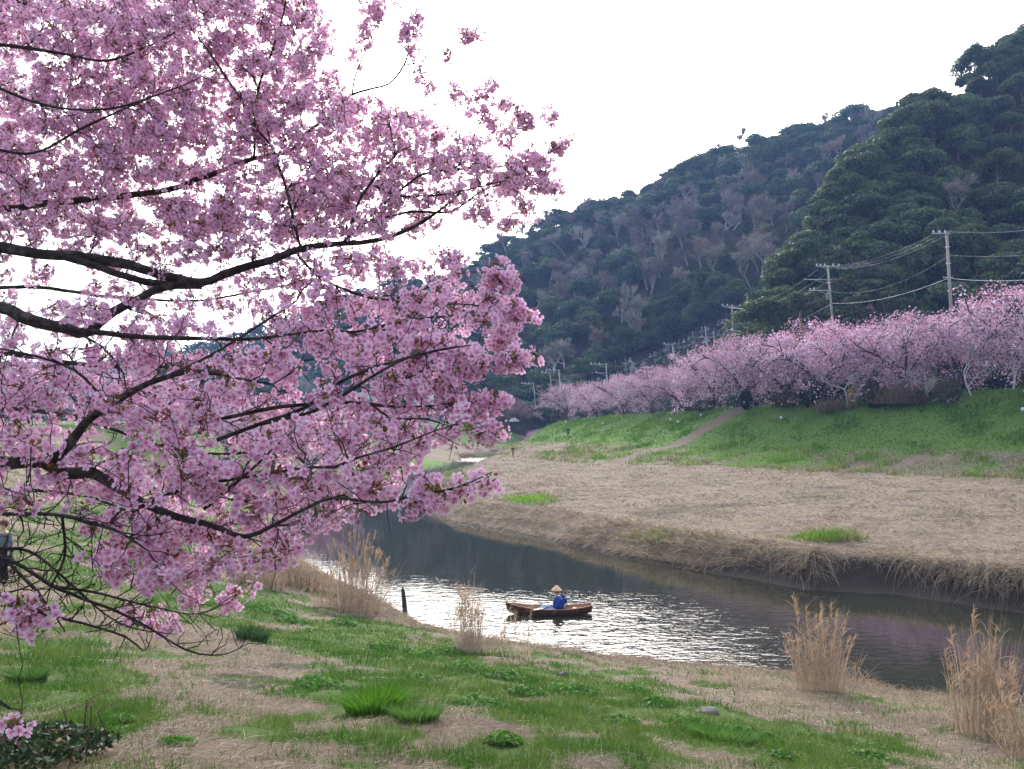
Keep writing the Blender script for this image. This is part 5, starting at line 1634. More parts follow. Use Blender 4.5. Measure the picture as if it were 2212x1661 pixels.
    Jk = [((0, 0, .12), (.19, .24)), ((.0, 0, .30), (.18, .22)), ((-.01, 0, .50), (.19, .23)), ((-.02, 0, .645), (.16, .19)), ((-.035, 0, .725), .075),
          ((-.02, -.23, .62), .10), ((-.03, -.30, .44), .095), ((-.08, -.31, .27), .09), ((0, .22, .62), .10), ((.20, .30, .48), .095), ((.22, .22, .33), .088)]
    skin_mesh('jacket', Jk, [(0, 1), (1, 2), (2, 3), (3, 4), (3, 5), (5, 6), (6, 7), (3, 8), (8, 9), (9, 10)], M['indigo'], b)
    skin_mesh('trousers', [((0, 0, .13), .15), ((-.10, -.10, .14), .11), ((-.42, -.13, .25), .09), ((-.68, -.10, .09), .065), ((-.10, .10, .14), .11), ((-.42, .12, .27), .09), ((-.66, .10, .09), .065)],
              [(0, 1), (1, 2), (2, 3), (0, 4), (4, 5), (5, 6)], M['denim'], b)
    skin_mesh('hair', [((-.03, 0, .83), .06), ((-.045, 0, .90), .094), ((-.06, 0, .985), .082)], [(0, 1), (1, 2)], M['hair'], b)
    g = Geo(); tube(g, [[-.02, -.155, .70], [.10, -.12, .60], [.17, .02, .45], [.16, .12, .30]], .014, 5); g.build('strap', M['dark_cloth'], b)
    g = Geo(); lathe(g, [(.0, 1.135), (.03, 1.125), (.075, 1.07), (.125, 1.005), (.165, .95), (.167, .93), (.155, .93), (.118, .985), (.07, 1.045), (0, 1.09)], 24, c=(-.06, 0, 0))
    g.build('hat', M['hat_straw'], b, True)
    for s, (hx, hy, hz), dx in ((-1, (-.13, -.26, .14), -1), (1, (.16, .12, .19), -1)):
        for q in range(4):
            g = Geo(); y0 = hy + (q - 1.5) * .016
            tube(g, [[hx, y0, hz], [hx - .045, y0 - .004, hz - .012], [hx - .07 - .006 * (q % 2), y0, hz - .035]], [.010, .009, .006], 5); g.build('finger', M['skin'], b, True)
        g = Geo(); tube(g, [[hx + .01, hy + .03 * s, hz + .01], [hx - .03, hy + .045 * s, hz - .005], [hx - .05, hy + .04 * s, hz - .02]], [.012, .010, .007], 5); g.build('thumb', M['skin'], b, True)
    g = Geo(); tube(g, [[-.148, 0, .905], [-.168, 0, .885], [-.150, 0, .872]], [.010, .016, .010], 6); g.build('nose', M['skin'], b, True)
boat()

def stander(label, P, hgt, face, coat, legs, hairm, stride=.12, arm=.22, cap=None, skirt=None):
    s = hgt / 1.7
    t = thing('person', label, 'person', P, face, None, s)
    J = [((0, 0, .92), .13), ((0, 0, 1.12), .12), ((0, 0, 1.34), .14), ((0, 0, 1.42), .10), ((0, 0, 1.48), .052), ((0, .01, 1.54), .055), ((0, .02, 1.60), .083), ((0, .01, 1.68), .07),
         ((-.165, 0, 1.37), .055), ((-.19 - arm * .6, .02, 1.14), .045), ((-.19 - arm, .10, .90), .034), ((-.19 - arm, .12, .81), .034),
         ((.165, 0, 1.37), .055), ((.19 + arm * .6, .02, 1.14), .045), ((.19 + arm, .10, .90), .034), ((.19 + arm, .12, .81), .034),
         ((-.09, 0, .86), .09), ((-.11, stride * .7, .48), .062), ((-.11, -stride * .2, .09), .042), ((-.11, stride, .035), .036),
         ((.09, 0, .86), .09), ((.11, -stride * .4, .48), .062), ((.11, -stride, .09), .042), ((.11, -stride * .3, .035), .036)]
    E = [(0, 1), (1, 2), (2, 3), (3, 4), (4, 5), (5, 6), (6, 7), (3, 8), (8, 9), (9, 10), (10, 11), (3, 12), (12, 13), (13, 14), (14, 15), (0, 16), (16, 17), (17, 18), (18, 19), (0, 20), (20, 21), (21, 22), (22, 23)]
    skin_mesh('body', [(p, r * .88) for p, r in J], E, M['skin'], t, 1)
    skin_mesh('jacket', [(J[i][0], J[i][1] * (1.22 if i < 3 else .95) + .012) for i in (0, 1, 2, 3)] + [(J[i][0], J[i][1] * 1.25 + .015) for i in (8, 9, 10, 12, 13, 14)], [(0, 1), (1, 2), (2, 3), (3, 4), (4, 5), (5, 6), (3, 7), (7, 8), (8, 9)], M[coat], t, 1)
    skin_mesh('trousers', [(J[i][0], J[i][1] * 1.15 + .008) for i in (0, 16, 17, 18, 20, 21, 22)], [(0, 1), (1, 2), (2, 3), (0, 4), (4, 5), (5, 6)], M[legs], t, 1)
    skin_mesh('hair', [((0, -.015, 1.55), .055), ((0, -.015, 1.63), .09), ((0, -.005, 1.695), .07)], [(0, 1), (1, 2)], M[hairm], t, 1)
    for sx in (-1, 1):
        i = 19 if sx < 0 else 23
        skin_mesh('shoe', [((sx * .11, J[i][0][1] - .13, .04), .045), ((sx * .11, J[i][0][1] + .03, .035), .04)], [(0, 1)], M['dark_cloth'], t, 1)
    if cap:
        g = Geo(); lathe(g, [(.11, 1.64), (.112, 1.70), (.09, 1.76), (0, 1.79)], 12); g.build('cap', M[cap], t, True)
    if skirt:
        g = Geo(); lathe(g, [(.14, 1.05), (.20, .92), (.25, .70), (.27, .52), (.25, .52)], 14); g.build('coat_skirt', M[skirt], t, True)
    return t
stander('person in grey jacket, dark trousers and cap behind bare twigs at the left edge', hit(6, 1262), 1.62, 2.9, 'grey_cloth', 'dark_cloth', 'hair', .10, .08, 'brown_cloth', 'dark_cloth')
stander('person dressed in black walking at the foot of the green levee', hit(1227, 942), 1.75, .6, 'dark_cloth', 'dark_cloth', 'dark_cloth', .16, .30)
stander('person in brown jacket and tan trousers standing at the far riffle', hit(1108, 985), 1.75, 2.6, 'brown_cloth', 'tan_cloth', 'brown_cloth', .08, .10)
P = lev_at(1672); P[2] = H(P[0:1], P[1:2])[0]
stander('person in dark clothes half hidden at the head of the dirt path', P, 1.7, 3.0, 'dark_cloth', 'dark_cloth', 'hair', .1, .1)
stander('person in dark jacket and pale trousers on the far near bank path', hit(421, 1014), 1.7, 1.2, 'dark_cloth', 'grey_cloth', 'hair', .15, .1)
stander('person in dark clothes left of a walking couple on the near bank', hit(345, 1044), 1.7, 1.0, 'dark_cloth', 'dark_cloth', 'hair', .15, .1)
stander('person in brown clothes right of a walking couple on the near bank', hit(364, 1044), 1.65, 1.0, 'brown_cloth', 'dark_cloth', 'hair', .12, .1)

def skiff():
    P = hit(878, 990)
    t = thing('skiff', 'small white and green skiff pulled up on the far left bank', 'boat', P, .05)
    g = Geo(); S = [(-1.5, .05, .5), (-1.0, .4, .38), (0, .55, .33), (1.0, .5, .36), (1.5, .38, .45)]
    V = []
    for x, b, z in S: V += [[x, -b, z], [x, -b * .6, .02], [x, b * .6, .02], [x, b, z]]
    Q = [[i * 4 + j, (i + 1) * 4 + j, (i + 1) * 4 + j + 1, i * 4 + j + 1] for i in range(4) for j in range(3)] + [[0, 1, 2, 3], [19, 18, 17, 16]]
    g.add(V, None, Q, (.55, .62, .55)); g.build('hull', M['paint'], t)
    for s in (-1, 1):
        g = Geo(); tube(g, [[x, s * b, z + .02] for x, b, z in S], .05, 5, (.10, .30, .16)); g.build('gunwale', M['paint'], t)
    g = Geo(); box(g, (.2, 0, .3), (.25, .95, .05), (.5, .2, .12)); g.build('thwart', M['paint'], t)
skiff()
# ------------------------------------------------------------------ the big cherry tree over the near bank
CROTCH = np.array([-3.7, 3.7, 7.9])
gz = float(H(np.array([-3.9]), np.array([3.9]))[0])
ROOT = np.array([-3.9, 3.9, gz])
tree = thing('cherry_tree', 'large pink blossoming cherry tree reaching in from the left with dark spreading limbs', 'cherry tree', ROOT)

# main limbs: (picture x, y, metres away, radius in mm); they start at the forks of the trunk
LIMBS = {
 'A': [(-220, 500, 3.55, 30.5), (-60, 522, 3.5, 26.4), (47, 541, 3.5, 24.4), (132, 552, 3.5, 22.9), (265, 570, 3.5, 21.9), (382, 600, 3.5, 20.3), (441, 611, 3.5, 19.4), (500, 588, 3.55, 18.3), (588, 558, 3.6, 16.8), (650, 538, 3.6, 15.3),
       (724, 526, 3.65, 13.7), (783, 523, 3.7, 12.2), (842, 511, 3.75, 10.7), (900, 488, 3.8, 9.2), (951, 452, 3.85, 6.6), (990, 418, 3.9, 4.6)],
 'A2': [(132, 552, 3.5, 18.6), (253, 591, 3.42, 16.7), (353, 611, 3.45, 16.7), (435, 617, 3.5, 15.8)],
 'B': [(-230, 610, 3.3, 29.8), (-50, 645, 3.25, 25.8), (59, 690, 3.2, 23.8), (150, 712, 3.2, 22.3), (190, 718, 3.22, 20.8), (250, 673, 3.3, 18.9), (294, 652, 3.36, 17.8), (340, 626, 3.42, 16.9), (412, 613, 3.5, 15.8)],
 'B2': [(150, 712, 3.2, 14.9), (260, 725, 3.1, 11.9), (347, 727, 3.05, 9.9), (440, 730, 3.05, 8.4), (544, 733, 3.05, 6.9), (640, 722, 3.1, 5.5), (695, 714, 3.1, 5.5), (768, 717, 3.15, 5.5), (821, 705, 3.2, 6.4), (871, 696, 3.25, 5.8), (945, 685, 3.3, 4.5), (1010, 682, 3.3, 3.2), (1100, 690, 3.3, 1.9)],
 'C': [(-240, 470, 4.1, 24.6), (-60, 462, 4.1, 20.5), (90, 440, 4.1, 17.9), (230, 428, 4.1, 16.1), (370, 409, 4.1, 14.8), (426, 388, 4.1, 13.8), (470, 373, 4.1, 13.4), (529, 347, 4.1, 12), (588, 335, 4.1, 10.7), (630, 326, 4.1, 9.8), (651, 300, 4.15, 8.9), (680, 273, 4.15, 8.1),
       (710, 253, 4.15, 7.1), (754, 209, 4.2, 6.7), (804, 191, 4.2, 5.8), (842, 179, 4.2, 5.3), (871, 141, 4.2, 5.8), (883, 109, 4.25, 4.6), (884, 59, 4.25, 3.4), (892, 8, 4.3, 2.3)],
 'V': [(541, 342, 4.1, 7.4), (549, 335, 4.08, 7.4), (550, 265, 4.0, 6.8), (561, 182, 4.0, 5.6), (585, 118, 4.0, 5.6), (612, 29, 4.0, 4), (620, -30, 4.0, 3.2)],
 'V2': [(549, 290, 4.03, 6.4), (544, 259, 4.0, 6.4), (511, 200, 3.95, 5.6), (470, 138, 3.95, 4.8), (426, 79, 3.95, 3.2), (390, 40, 3.95, 2.4)],
 'D': [(650, 536, 3.6, 7.4), (632, 470, 3.7, 7.4), (620, 412, 3.75, 6.8), (605, 368, 3.8, 6.2), (591, 323, 3.85, 5.6), (555, 279, 3.95, 5.6)],
 'E': [(752, 526, 3.66, 8.1), (760, 482, 3.7, 7.4), (774, 435, 3.75, 6.8), (801, 397, 3.78, 6.2), (827, 362, 3.8, 5.6), (854, 338, 3.8, 5.6), (848, 306, 3.82, 4), (842, 270, 3.85, 3.2)],
 'E2': [(807, 400, 3.78, 5.6), (857, 423, 3.75, 5.6), (910, 424, 3.75, 4.8), (960, 420, 3.72, 4), (1033, 403, 3.7, 3.2), (1080, 392, 3.7, 2.4)],
 'Fl': [(740, 526, 3.66, 6.8), (783, 486, 3.7, 6.2), (840, 468, 3.75, 5.6), (901, 456, 3.8, 6.4), (974, 455, 3.8, 5.6), (1042, 412, 3.85, 4), (1092, 400, 3.85, 3.2), (1130, 425, 3.85, 2.4)],
 'G': [(830, 440, 3.85, 5.6), (889, 391, 3.9, 5.6), (915, 376, 3.95, 6.4), (974, 367, 4.0, 6.4), (1030, 363, 4.0, 5.6), (1086, 359, 4.0, 4.8), (1151, 345, 4.05, 3.2), (1189, 328, 4.05, 2.4), (1238, 302, 4.1, 1.8)],
 'Hl': [(960, 372, 4.0, 4.8), (1001, 350, 4.05, 4.8), (1015, 312, 4.1, 4), (1036, 270, 4.1, 3.2), (1051, 229, 4.15, 2.4), (1055, 185, 4.15, 1.8)],
 'I': [(990, 368, 4.0, 4.8), (1033, 353, 4.05, 4), (1098, 309, 4.1, 3.2), (1145, 267, 4.1, 2.4), (1190, 238, 4.15, 1.8)],
 'J': [(872, 142, 4.2, 4), (912, 132, 4.25, 4), (960, 115, 4.25, 3.2), (989, 91, 4.3, 2.4), (1030, 62, 4.3, 1.8)],
 'J2': [(760, 206, 4.2, 5.6), (769, 160, 4.2, 4.8), (790, 110, 4.2, 4), (812, 60, 4.2, 2.4), (835, 10, 4.25, 1.8)],
 'X1': [(-240, 60, 3.9, 12.4), (-60, 90, 3.9, 10.5), (29, 100, 3.9, 9.3), (90, 108, 3.9, 8.1), (150, 118, 3.9, 6.2), (230, 130, 3.95, 6), (330, 95, 4.0, 4), (430, 40, 4.0, 2.4)],
 'X2': [(-240, 180, 3.7, 10), (-60, 175, 3.7, 8.4), (60, 215, 3.7, 6.7), (150, 235, 3.7, 5), (260, 230, 3.7, 4.7), (380, 190, 3.75, 3.2), (470, 150, 3.8, 1.8)],
 'X3': [(-200, 320, 3.4, 9.5), (-40, 318, 3.4, 7.3), (70, 330, 3.4, 5.3), (170, 280, 3.4, 5), (270, 235, 3.45, 3.6), (340, 205, 3.5, 2.2)],
 'X4': [(-200, 20, 4.6, 11.2), (0, -5, 4.6, 9.7), (120, 30, 4.6, 7.4), (240, 20, 4.6, 6), (300, -30, 4.6, 5.8)],
 'K': [(-200, 990, 2.95, 30), (-40, 998, 2.9, 25.1), (60, 1000, 2.85, 20.8), (120, 992, 2.8, 18.6), (156, 957, 2.8, 16.9), (188, 914, 2.8, 14.7), (229, 882, 2.8, 13.1), (265, 858, 2.8, 12), (318, 829, 2.8, 9.9), (397, 802, 2.8, 8.2), (450, 805, 2.75, 6.5), (520, 818, 2.75, 4.9), (590, 830, 2.75, 4.2)],
 'K2': [(300, 838, 2.8, 5.6), (390, 800, 2.9, 5.6), (470, 760, 2.95, 5.6), (560, 700, 3.0, 4.8), (640, 650, 3.05, 4)],
 'K3': [(232, 880, 2.8, 6.4), (215, 852, 2.75, 5.6), (160, 800, 2.7, 4.8), (80, 770, 2.65, 4), (0, 752, 2.6, 3.2)],
 'L': [(90, 997, 2.82, 20.8), (142, 1019, 2.75, 20.2), (200, 1022, 2.72, 19.1), (241, 1046, 2.7, 16.9), (281, 1073, 2.7, 15.3), (334, 1097, 2.7, 13.1), (388, 1118, 2.7, 11.4), (455, 1133, 2.65, 9.2), (524, 1156, 2.6, 7.7), (590, 1134, 2.52, 6), (651, 1103, 2.45, 4.9), (713, 1078, 2.4, 4.9), (780, 1082, 2.35, 4.2),
       (838, 1083, 2.3, 3.5), (898, 1069, 2.27, 3.2), (967, 1058, 2.25, 2.8), (1019, 1041, 2.22, 2.1), (1062, 1020, 2.2, 1.8)],
 'Mm': [(267, 1118, 2.75, 6.2), (321, 1086, 2.72, 6.2), (401, 1057, 2.7, 6.4), (495, 1035, 2.65, 5.6), (580, 1022, 2.6, 4.8), (668, 1010, 2.5, 4.8), (724, 1010, 2.45, 4.8), (776, 989, 2.4, 4), (845, 968, 2.38, 3.2), (888, 951, 2.36, 2.8), (935, 932, 2.35, 2.4), (990, 915, 2.35, 1.8)],
 'M2': [(441, 1099, 2.68, 6.4), (475, 1072, 2.66, 6.4), (508, 1046, 2.64, 5.6), (560, 1000, 2.62, 4), (610, 950, 2.6, 3.2)],
 'R': [(470, 950, 2.95, 8.1), (560, 915, 2.9, 7.4), (640, 890, 2.85, 6.8), (680, 867, 2.8, 6.2), (739, 823, 2.75, 5.6), (812, 793, 2.7, 6.4), (886, 770, 2.7, 4.8), (956, 753, 2.7, 4), (1018, 745, 2.7, 2.4)],
 'R2': [(560, 917, 2.9, 6.4), (660, 895, 2.8, 6.4), (710, 872, 2.75, 5.6), (785, 823, 2.65, 4.8), (849, 787, 2.6, 4), (909, 761, 2.6, 3.2)],
 'S': [(330, 910, 3.0, 9.3), (470, 905, 2.95, 8.1), (600, 880, 2.9, 7.4), (710, 870, 2.9, 6.2), (774, 868, 2.9, 5.6), (817, 873, 2.9, 6.4), (860, 877, 2.9, 5.6), (924, 877, 2.9, 4), (1010, 868, 2.9, 3.2), (1070, 862, 2.9, 2.4)],
 'S2': [(870, 822, 2.9, 4.8), (940, 790, 2.9, 4), (1016, 783, 2.95, 3.2), (1074, 775, 3.0, 2.4), (1155, 762, 3.0, 1.8)],
 'S3': [(800, 872, 2.9, 4.8), (850, 905, 2.8, 4), (920, 905, 2.8, 3.2), (1000, 928, 2.8, 2.4), (1070, 922, 2.8, 1.8)],
 'U': [(640, 545, 3.6, 6.2), (680, 591, 3.4, 6.2), (724, 617, 3.35, 5.6), (783, 638, 3.3, 6.4), (842, 649, 3.3, 5.6), (945, 655, 3.3, 4), (1018, 658, 3.3, 3.2), (1130, 680, 3.3, 1.8)],
 'U2': [(842, 649, 3.3, 4.8), (901, 632, 3.35, 4), (960, 605, 3.4, 3.2), (1018, 588, 3.4, 2.4), (1125, 600, 3.4, 1.8)],
 'N': [(-120, 1105, 2.6, 8.7), (0, 1110, 2.5, 6.8), (134, 1113, 2.45, 5.6), (187, 1126, 2.45, 5.6), (260, 1150, 2.45, 4), (320, 1190, 2.45, 2.4)],
 'Y1': [(-160, 1150, 2.75, 8.9), (0, 1204, 2.7, 6.9), (53, 1228, 2.7, 6), (107, 1265, 2.7, 6.4), (174, 1292, 2.7, 5.1), (241, 1316, 2.7, 4.5), (308, 1348, 2.7, 3.8), (400, 1403, 2.7, 3.2), (457, 1415, 2.7, 2.6), (496, 1410, 2.7, 1.9), (535, 1390, 2.7, 1.8)],
 'Y2': [(20, 1216, 2.7, 5.6), (80, 1280, 2.6, 6.4), (120, 1330, 2.6, 4.8), (178, 1345, 2.6, 4), (270, 1374, 2.62, 3.2), (308, 1405, 2.65, 2.4), (322, 1393, 2.66, 1.8)],
 'Y3': [(-80, 1240, 2.4, 8.7), (0, 1285, 2.3, 7.4), (60, 1305, 2.25, 6.4), (100, 1330, 2.2, 3.2)],
 'Y4': [(107, 1265, 2.7, 5.6), (200, 1280, 2.8, 4.8), (330, 1310, 2.9, 3.2), (430, 1325, 3.0, 2.4), (510, 1283, 3.1, 1.8)],
 'Y5': [(134, 1113, 2.45, 4.8), (140, 1200, 2.55, 4), (110, 1270, 2.65, 3.2)],
 'Y6': [(-60, 1175, 2.9, 6.2), (60, 1190, 2.9, 5.6), (150, 1260, 2.95, 4), (230, 1330, 3.0, 3.2), (300, 1360, 3.0, 2.4), (380, 1370, 3.0, 1.8)],
 'Q0': [(-200, 1430, 2.1, 6.2), (-60, 1480, 2.0, 6.4), (20, 1530, 1.95, 3.2)],
 'BK1': [(-200, 760, 4.6, 19.8), (0, 760, 4.5, 15.5), (200, 790, 4.4, 11.2), (380, 790, 4.3, 7.4), (520, 790, 4.3, 5.6), (650, 780, 4.2, 4.8), (800, 760, 4.2, 3.2)],
 'BK2': [(-200, 860, 4.3, 18.6), (0, 880, 4.2, 13.6), (160, 900, 4.1, 9.9), (340, 960, 4.0, 6.8), (500, 980, 3.9, 6.4), (660, 960, 3.9, 4)],
 'BK3': [(-200, 1080, 4.2, 14.9), (0, 1060, 4.1, 11.2), (180, 1070, 4.0, 8.1), (330, 1130, 3.9, 5.6), (460, 1180, 3.8, 4.8), (560, 1210, 3.8, 3.2)],
 'BK4': [(-200, 640, 4.9, 14.9), (40, 620, 4.8, 11.9), (240, 640, 4.7, 8.9), (420, 650, 4.6, 6.4), (600, 620, 4.6, 6.4), (760, 590, 4.5, 4.5), (900, 570, 4.5, 2.6)],
}
ROOTED = ('A', 'B', 'C', 'X1', 'X2', 'X3', 'X4', 'K', 'N', 'Y1', 'Y3', 'Y6', 'Q0', 'BK1', 'BK2', 'BK3', 'BK4')
BARKC = np.array([.058, .048, .047])
NODE_P, NODE_R, NODE_D = [], [], []

def bark_col(n):
    return BARKC * (1 + rng.normal(size=(n, 1)) * .25).clip(.4, 1.9)

for name, pts in LIMBS.items():
    a = np.array([[*at(px, py, Y), r * .001] for px, py, Y, r in pts])
    n0 = 0
    if name in ROOTED:
        # reach back to the trunk, off the left edge of the picture
        e = a[0]; c = CROTCH + np.array([0, 0, {'X1': 1.5, 'X2': 1.2, 'X3': .8, 'X4': 1.6, 'C': .5, 'A': .3, 'BK4': .4, 'BK1': .1}.get(name, -.3 if name[0] in 'KNYQ' else 0)])
        mid = np.array([*(c * .5 + e[:3] * .5 + [0, 0, .1]), e[3] * 1.15])
        a = np.concatenate([[np.array([*c, e[3] * 1.35])], [mid], a])
    q = catmull(a, .035)
    q[:, :3] += np.stack([fbm(np.arange(len(q)) * .22, np.full(len(q), k * 9.0 + len(name)), 210 + k, 3) - .5 for k in range(3)], -1) * np.minimum(.05, q[:, 3:4] * 1.6) * np.clip(np.arange(len(q))[:, None] / 6, 0, 1)
    rad = np.maximum(q[:, 3], .0016) * (1 + .16 * (fbm(np.arange(len(q)) * .5, np.full(len(q), 5.0), 220, 3) - .5))
    g = Geo()
    sides = 9 if rad.max() > .02 else 6
    P = q[:, :3] - ROOT
    V0 = g.n
    tube(g, P, rad, sides, (1, 1, 1))
    g.C[-1] = bark_col(len(g.V[-1]))
    o = g.build('branch', M['bark'], tree, True)
    d = norm(np.gradient(q[:, :3], axis=0))
    keep = q[:, 3] < .045
    NODE_P.append(q[keep, :3]); NODE_R.append(rad[keep]); NODE_D.append(d[keep])
# trunk
g = Geo()
tp = catmull(np.array([[0, 0, -.4], [.05, -.03, .5], [.12, -.12, 1.2], CROTCH - ROOT + [0, 0, -.15], CROTCH - ROOT + [.05, 0, .8], CROTCH - ROOT + [.1, .05, 1.7]]), .1)
tube(g, tp, np.interp(np.linspace(0, 1, len(tp)), [0, .15, .6, .8, 1], [.30, .23, .20, .14, .07]), 12, tuple(BARKC)); g.build('trunk', M['bark'], tree, True)

NP, NR, ND = [np.concatenate(q) for q in (NODE_P, NODE_R, NODE_D)]

# where blossom bunches hang: outline of the crown with its gaps (photo units), deeper layers further back
OUT = np.array([(-60, -40), (665, -40), (690, 10), (728, 70), (712, 130), (745, 190), (800, 205), (850, 235), (905, 245), (950, 255), (1000, 270), (1045, 300), (1070, 345), (1130, 352), (1165, 385), (1110, 420), (1060, 430), (1000, 440), (950, 470),
                (880, 505), (830, 530), (850, 560), (900, 560), (945, 560), (990, 575), (1010, 605), (1070, 640), (1080, 690), (1060, 735), (1020, 770), (960, 800), (940, 830), (990, 860), (970, 890), (985, 935), (930, 965), (890, 1000),
                (860, 1040), (820, 1075), (770, 1105), (715, 1130), (655, 1165), (620, 1195), (560, 1205), (480, 1215), (430, 1240), (330, 1262), (240, 1225), (195, 1160), (170, 1120), (120, 1090), (60, 1065), (-60, 1060)], float)
GAPS = [(165, 570, 150, 50, .80), (420, 672, 90, 42, .85), (60, 660, 80, 45, .7), (905, 522, 90, 28, .9), (435, 325, 55, 28, .8), (235, 262, 55, 22, .7), (60, 40, 60, 30, .5), (620, 270, 25, 60, .5), (700, 20, 30, 30, .8), (300, 600, 80, 30, .7),
        (730, 180, 40, 40, .5), (560, 560, 90, 22, .6), (120, 960, 90, 40, .5), (60, 830, 60, 60, .35), (300, 940, 120, 40, .35), (640, 820, 70, 60, .55), (690, 920, 80, 60, .5), (820, 930, 60, 35, .5), (900, 850, 40, 25, .5), (250, 1120, 80, 40, .35),
        (560, 900, 60, 50, .4), (430, 1170, 60, 30, .5), (700, 800, 60, 30, .4), (330, 470, 120, 20, .25), (500, 1080, 60, 25, .4), (560, 610, 70, 30, .45), (940, 310, 40, 20, .4), (1010, 430, 40, 20, .5), (60, 1020, 60, 25, .5), (120, 230, 60, 25, .5), (70, 130, 70, 30, .5)]
TIPS = [  # x0 y0 x1 y1 spread depth count
 (955, 118, 985, 105, 9, 4.25, 6), (1005, 80, 1035, 62, 14, 4.3, 12), (880, 20, 888, 130, 24, 4.25, 22), (800, 30, 835, 5, 22, 4.2, 16), (770, 100, 800, 60, 18, 4.2, 12), (900, 150, 930, 190, 14, 4.2, 10), (1050, 185, 1062, 245, 20, 4.15, 18), (985, 200, 1010, 245, 14, 4.1, 10),
 (1095, 225, 1125, 238, 15, 4.1, 12), (1085, 275, 1105, 300, 18, 4.1, 12), (1135, 270, 1150, 260, 10, 4.1, 5), (1188, 240, 1197, 236, 7, 4.15, 4), (1200, 318, 1240, 305, 10, 4.1, 10), (1120, 350, 1190, 330, 18, 4.05, 16), (1100, 385, 1165, 375, 24, 4.0, 22), (1180, 400, 1200, 400, 12, 4.0, 8),
 (1120, 430, 1135, 440, 12, 3.9, 7), (1030, 440, 1060, 455, 16, 3.85, 10), (1085, 485, 1115, 475, 10, 3.85, 8), (940, 545, 990, 550, 14, 3.5, 10), (1050, 590, 1125, 600, 13, 3.4, 16), (1030, 630, 1100, 625, 16, 3.35, 14), (1100, 660, 1140, 680, 14, 3.3, 14), (1080, 700, 1100, 695, 10, 3.3, 6), (1040, 720, 1095, 730, 12, 3.3, 9),
 (1010, 780, 1075, 772, 11, 2.98, 9), (1075, 775, 1152, 765, 11, 3.0, 12), (950, 825, 1000, 835, 12, 3.0, 9), (1000, 862, 1078, 858, 13, 2.9, 12), (960, 850, 1040, 880, 16, 2.9, 10), (1022, 932, 1072, 925, 9, 2.8, 7), (960, 910, 1000, 920, 10, 2.6, 5),
 (900, 1068, 960, 1058, 11, 2.26, 7), (985, 1050, 1000, 1045, 7, 2.23, 2), (1045, 1030, 1070, 1030, 6, 2.2, 3), (880, 1085, 920, 1090, 10, 2.3, 4), (395, 1285, 440, 1275, 14, 3.4, 8), (470, 1290, 512, 1278, 7, 3.2, 5), (430, 1260, 450, 1250, 9, 3.2, 5), (275, 1315, 300, 1315, 11, 3.3, 5), (320, 1330, 335, 1315, 7, 3.4, 3), (330, 1350, 372, 1345, 7, 3.3, 5),
 (25, 1305, 100, 1315, 11, 2.25, 7), (40, 1335, 80, 1335, 7, 2.25, 4), (8, 1556, 78, 1546, 5, 2.25, 4), (215, 1190, 260, 1210, 12, 2.5, 6), (0, 1075, 60, 1080, 9, 2.4, 5)]

def sample_crown(n, dep):
    px = rng.uniform(-60, 1170, n * 3); py = rng.uniform(-40, 1265, n * 3)
    ok = inside(px, py, OUT)
    gap = blobs(px, py, GAPS)
    ok &= rng.random(len(px)) > gap
    edge = ss(60, 330, 1260 - px)
    px, py = px[ok][:n], py[ok][:n]
    base = np.interp(py, [0, 300, 520, 650, 800, 1000, 1200], [4.15, 4.0, 3.7, 3.25, 2.9, 2.65, 2.6])
    base = base + .25 * (fbm(px * .006, py * .006, 230, 2) - .5)
    return px, py, base + dep(px, py)

n_front, n_mid, n_back = 700, 500, 420
px1, py1, d1 = sample_crown(n_front, lambda x, y: rng.uniform(-.25, .12, x.shape))
px2, py2, d2 = sample_crown(n_mid, lambda x, y: rng.uniform(.05, .6, x.shape))
px3, py3, d3 = sample_crown(n_back, lambda x, y: rng.uniform(.6, 1.5, x.shape))
tx, ty, td = [], [], []
for x0, y0, x1, y1, sp, d, c in TIPS:
    c = max(2, int(c * .72))
    u = rng.random(c)
    tx += list(x0 + (x1 - x0) * u + rng.normal(size=c) * sp * .7); ty += list(y0 + (y1 - y0) * u + rng.normal(size=c) * sp * .6); td += list(d + rng.normal(size=c) * .05)
# the upper crown is fuller: one more layer there
px4, py4, d4 = sample_crown(3200, lambda x, y: rng.uniform(-.2, 1.0, x.shape))
k4 = (py4 < 500) & (rng.random(len(py4)) < .85)
px4, py4, d4 = px4[k4], py4[k4], d4[k4]
CPX = np.concatenate([px1, px2, px3, px4, tx]); CPY = np.concatenate([py1, py2, py3, py4, ty]); CD = np.concatenate([d1, d2, d3, d4, td])
CP = at(CPX, CPY, CD)
# bunches sit beside the thick limbs rather than in front of them
_big = (NR > .0065) & (topx(NP)[1] > 330); lq = NP[_big]; lqx, lqy = topx(lq); lqr = NR[_big] / lq[:, 1] * F
hide = np.array([np.any((np.hypot(lqx - a, lqy - b) < lqr + 15) & (lq[:, 1] > c - .05)) for a, b, c in zip(CPX, CPY, CD)]) & (rng.random(len(CP)) < .72)
hide[len(CP) - len(tx):] = False
CPX, CPY, CD, CP = CPX[~hide], CPY[~hide], CD[~hide], CP[~hide]

# grow twigs from the limbs to every bunch
order = []
twigs = Geo()
grown_P, grown_R, grown_D = [NP], [NR], [ND]
AP, AR, AD = NP.copy(), NR.copy(), ND.copy()
BUF = 60000
BP = np.zeros((BUF, 3)); BR = np.zeros(BUF); BD = np.zeros((BUF, 3)); nb = len(AP)
BP[:nb], BR[:nb], BD[:nb] = AP, AR, AD

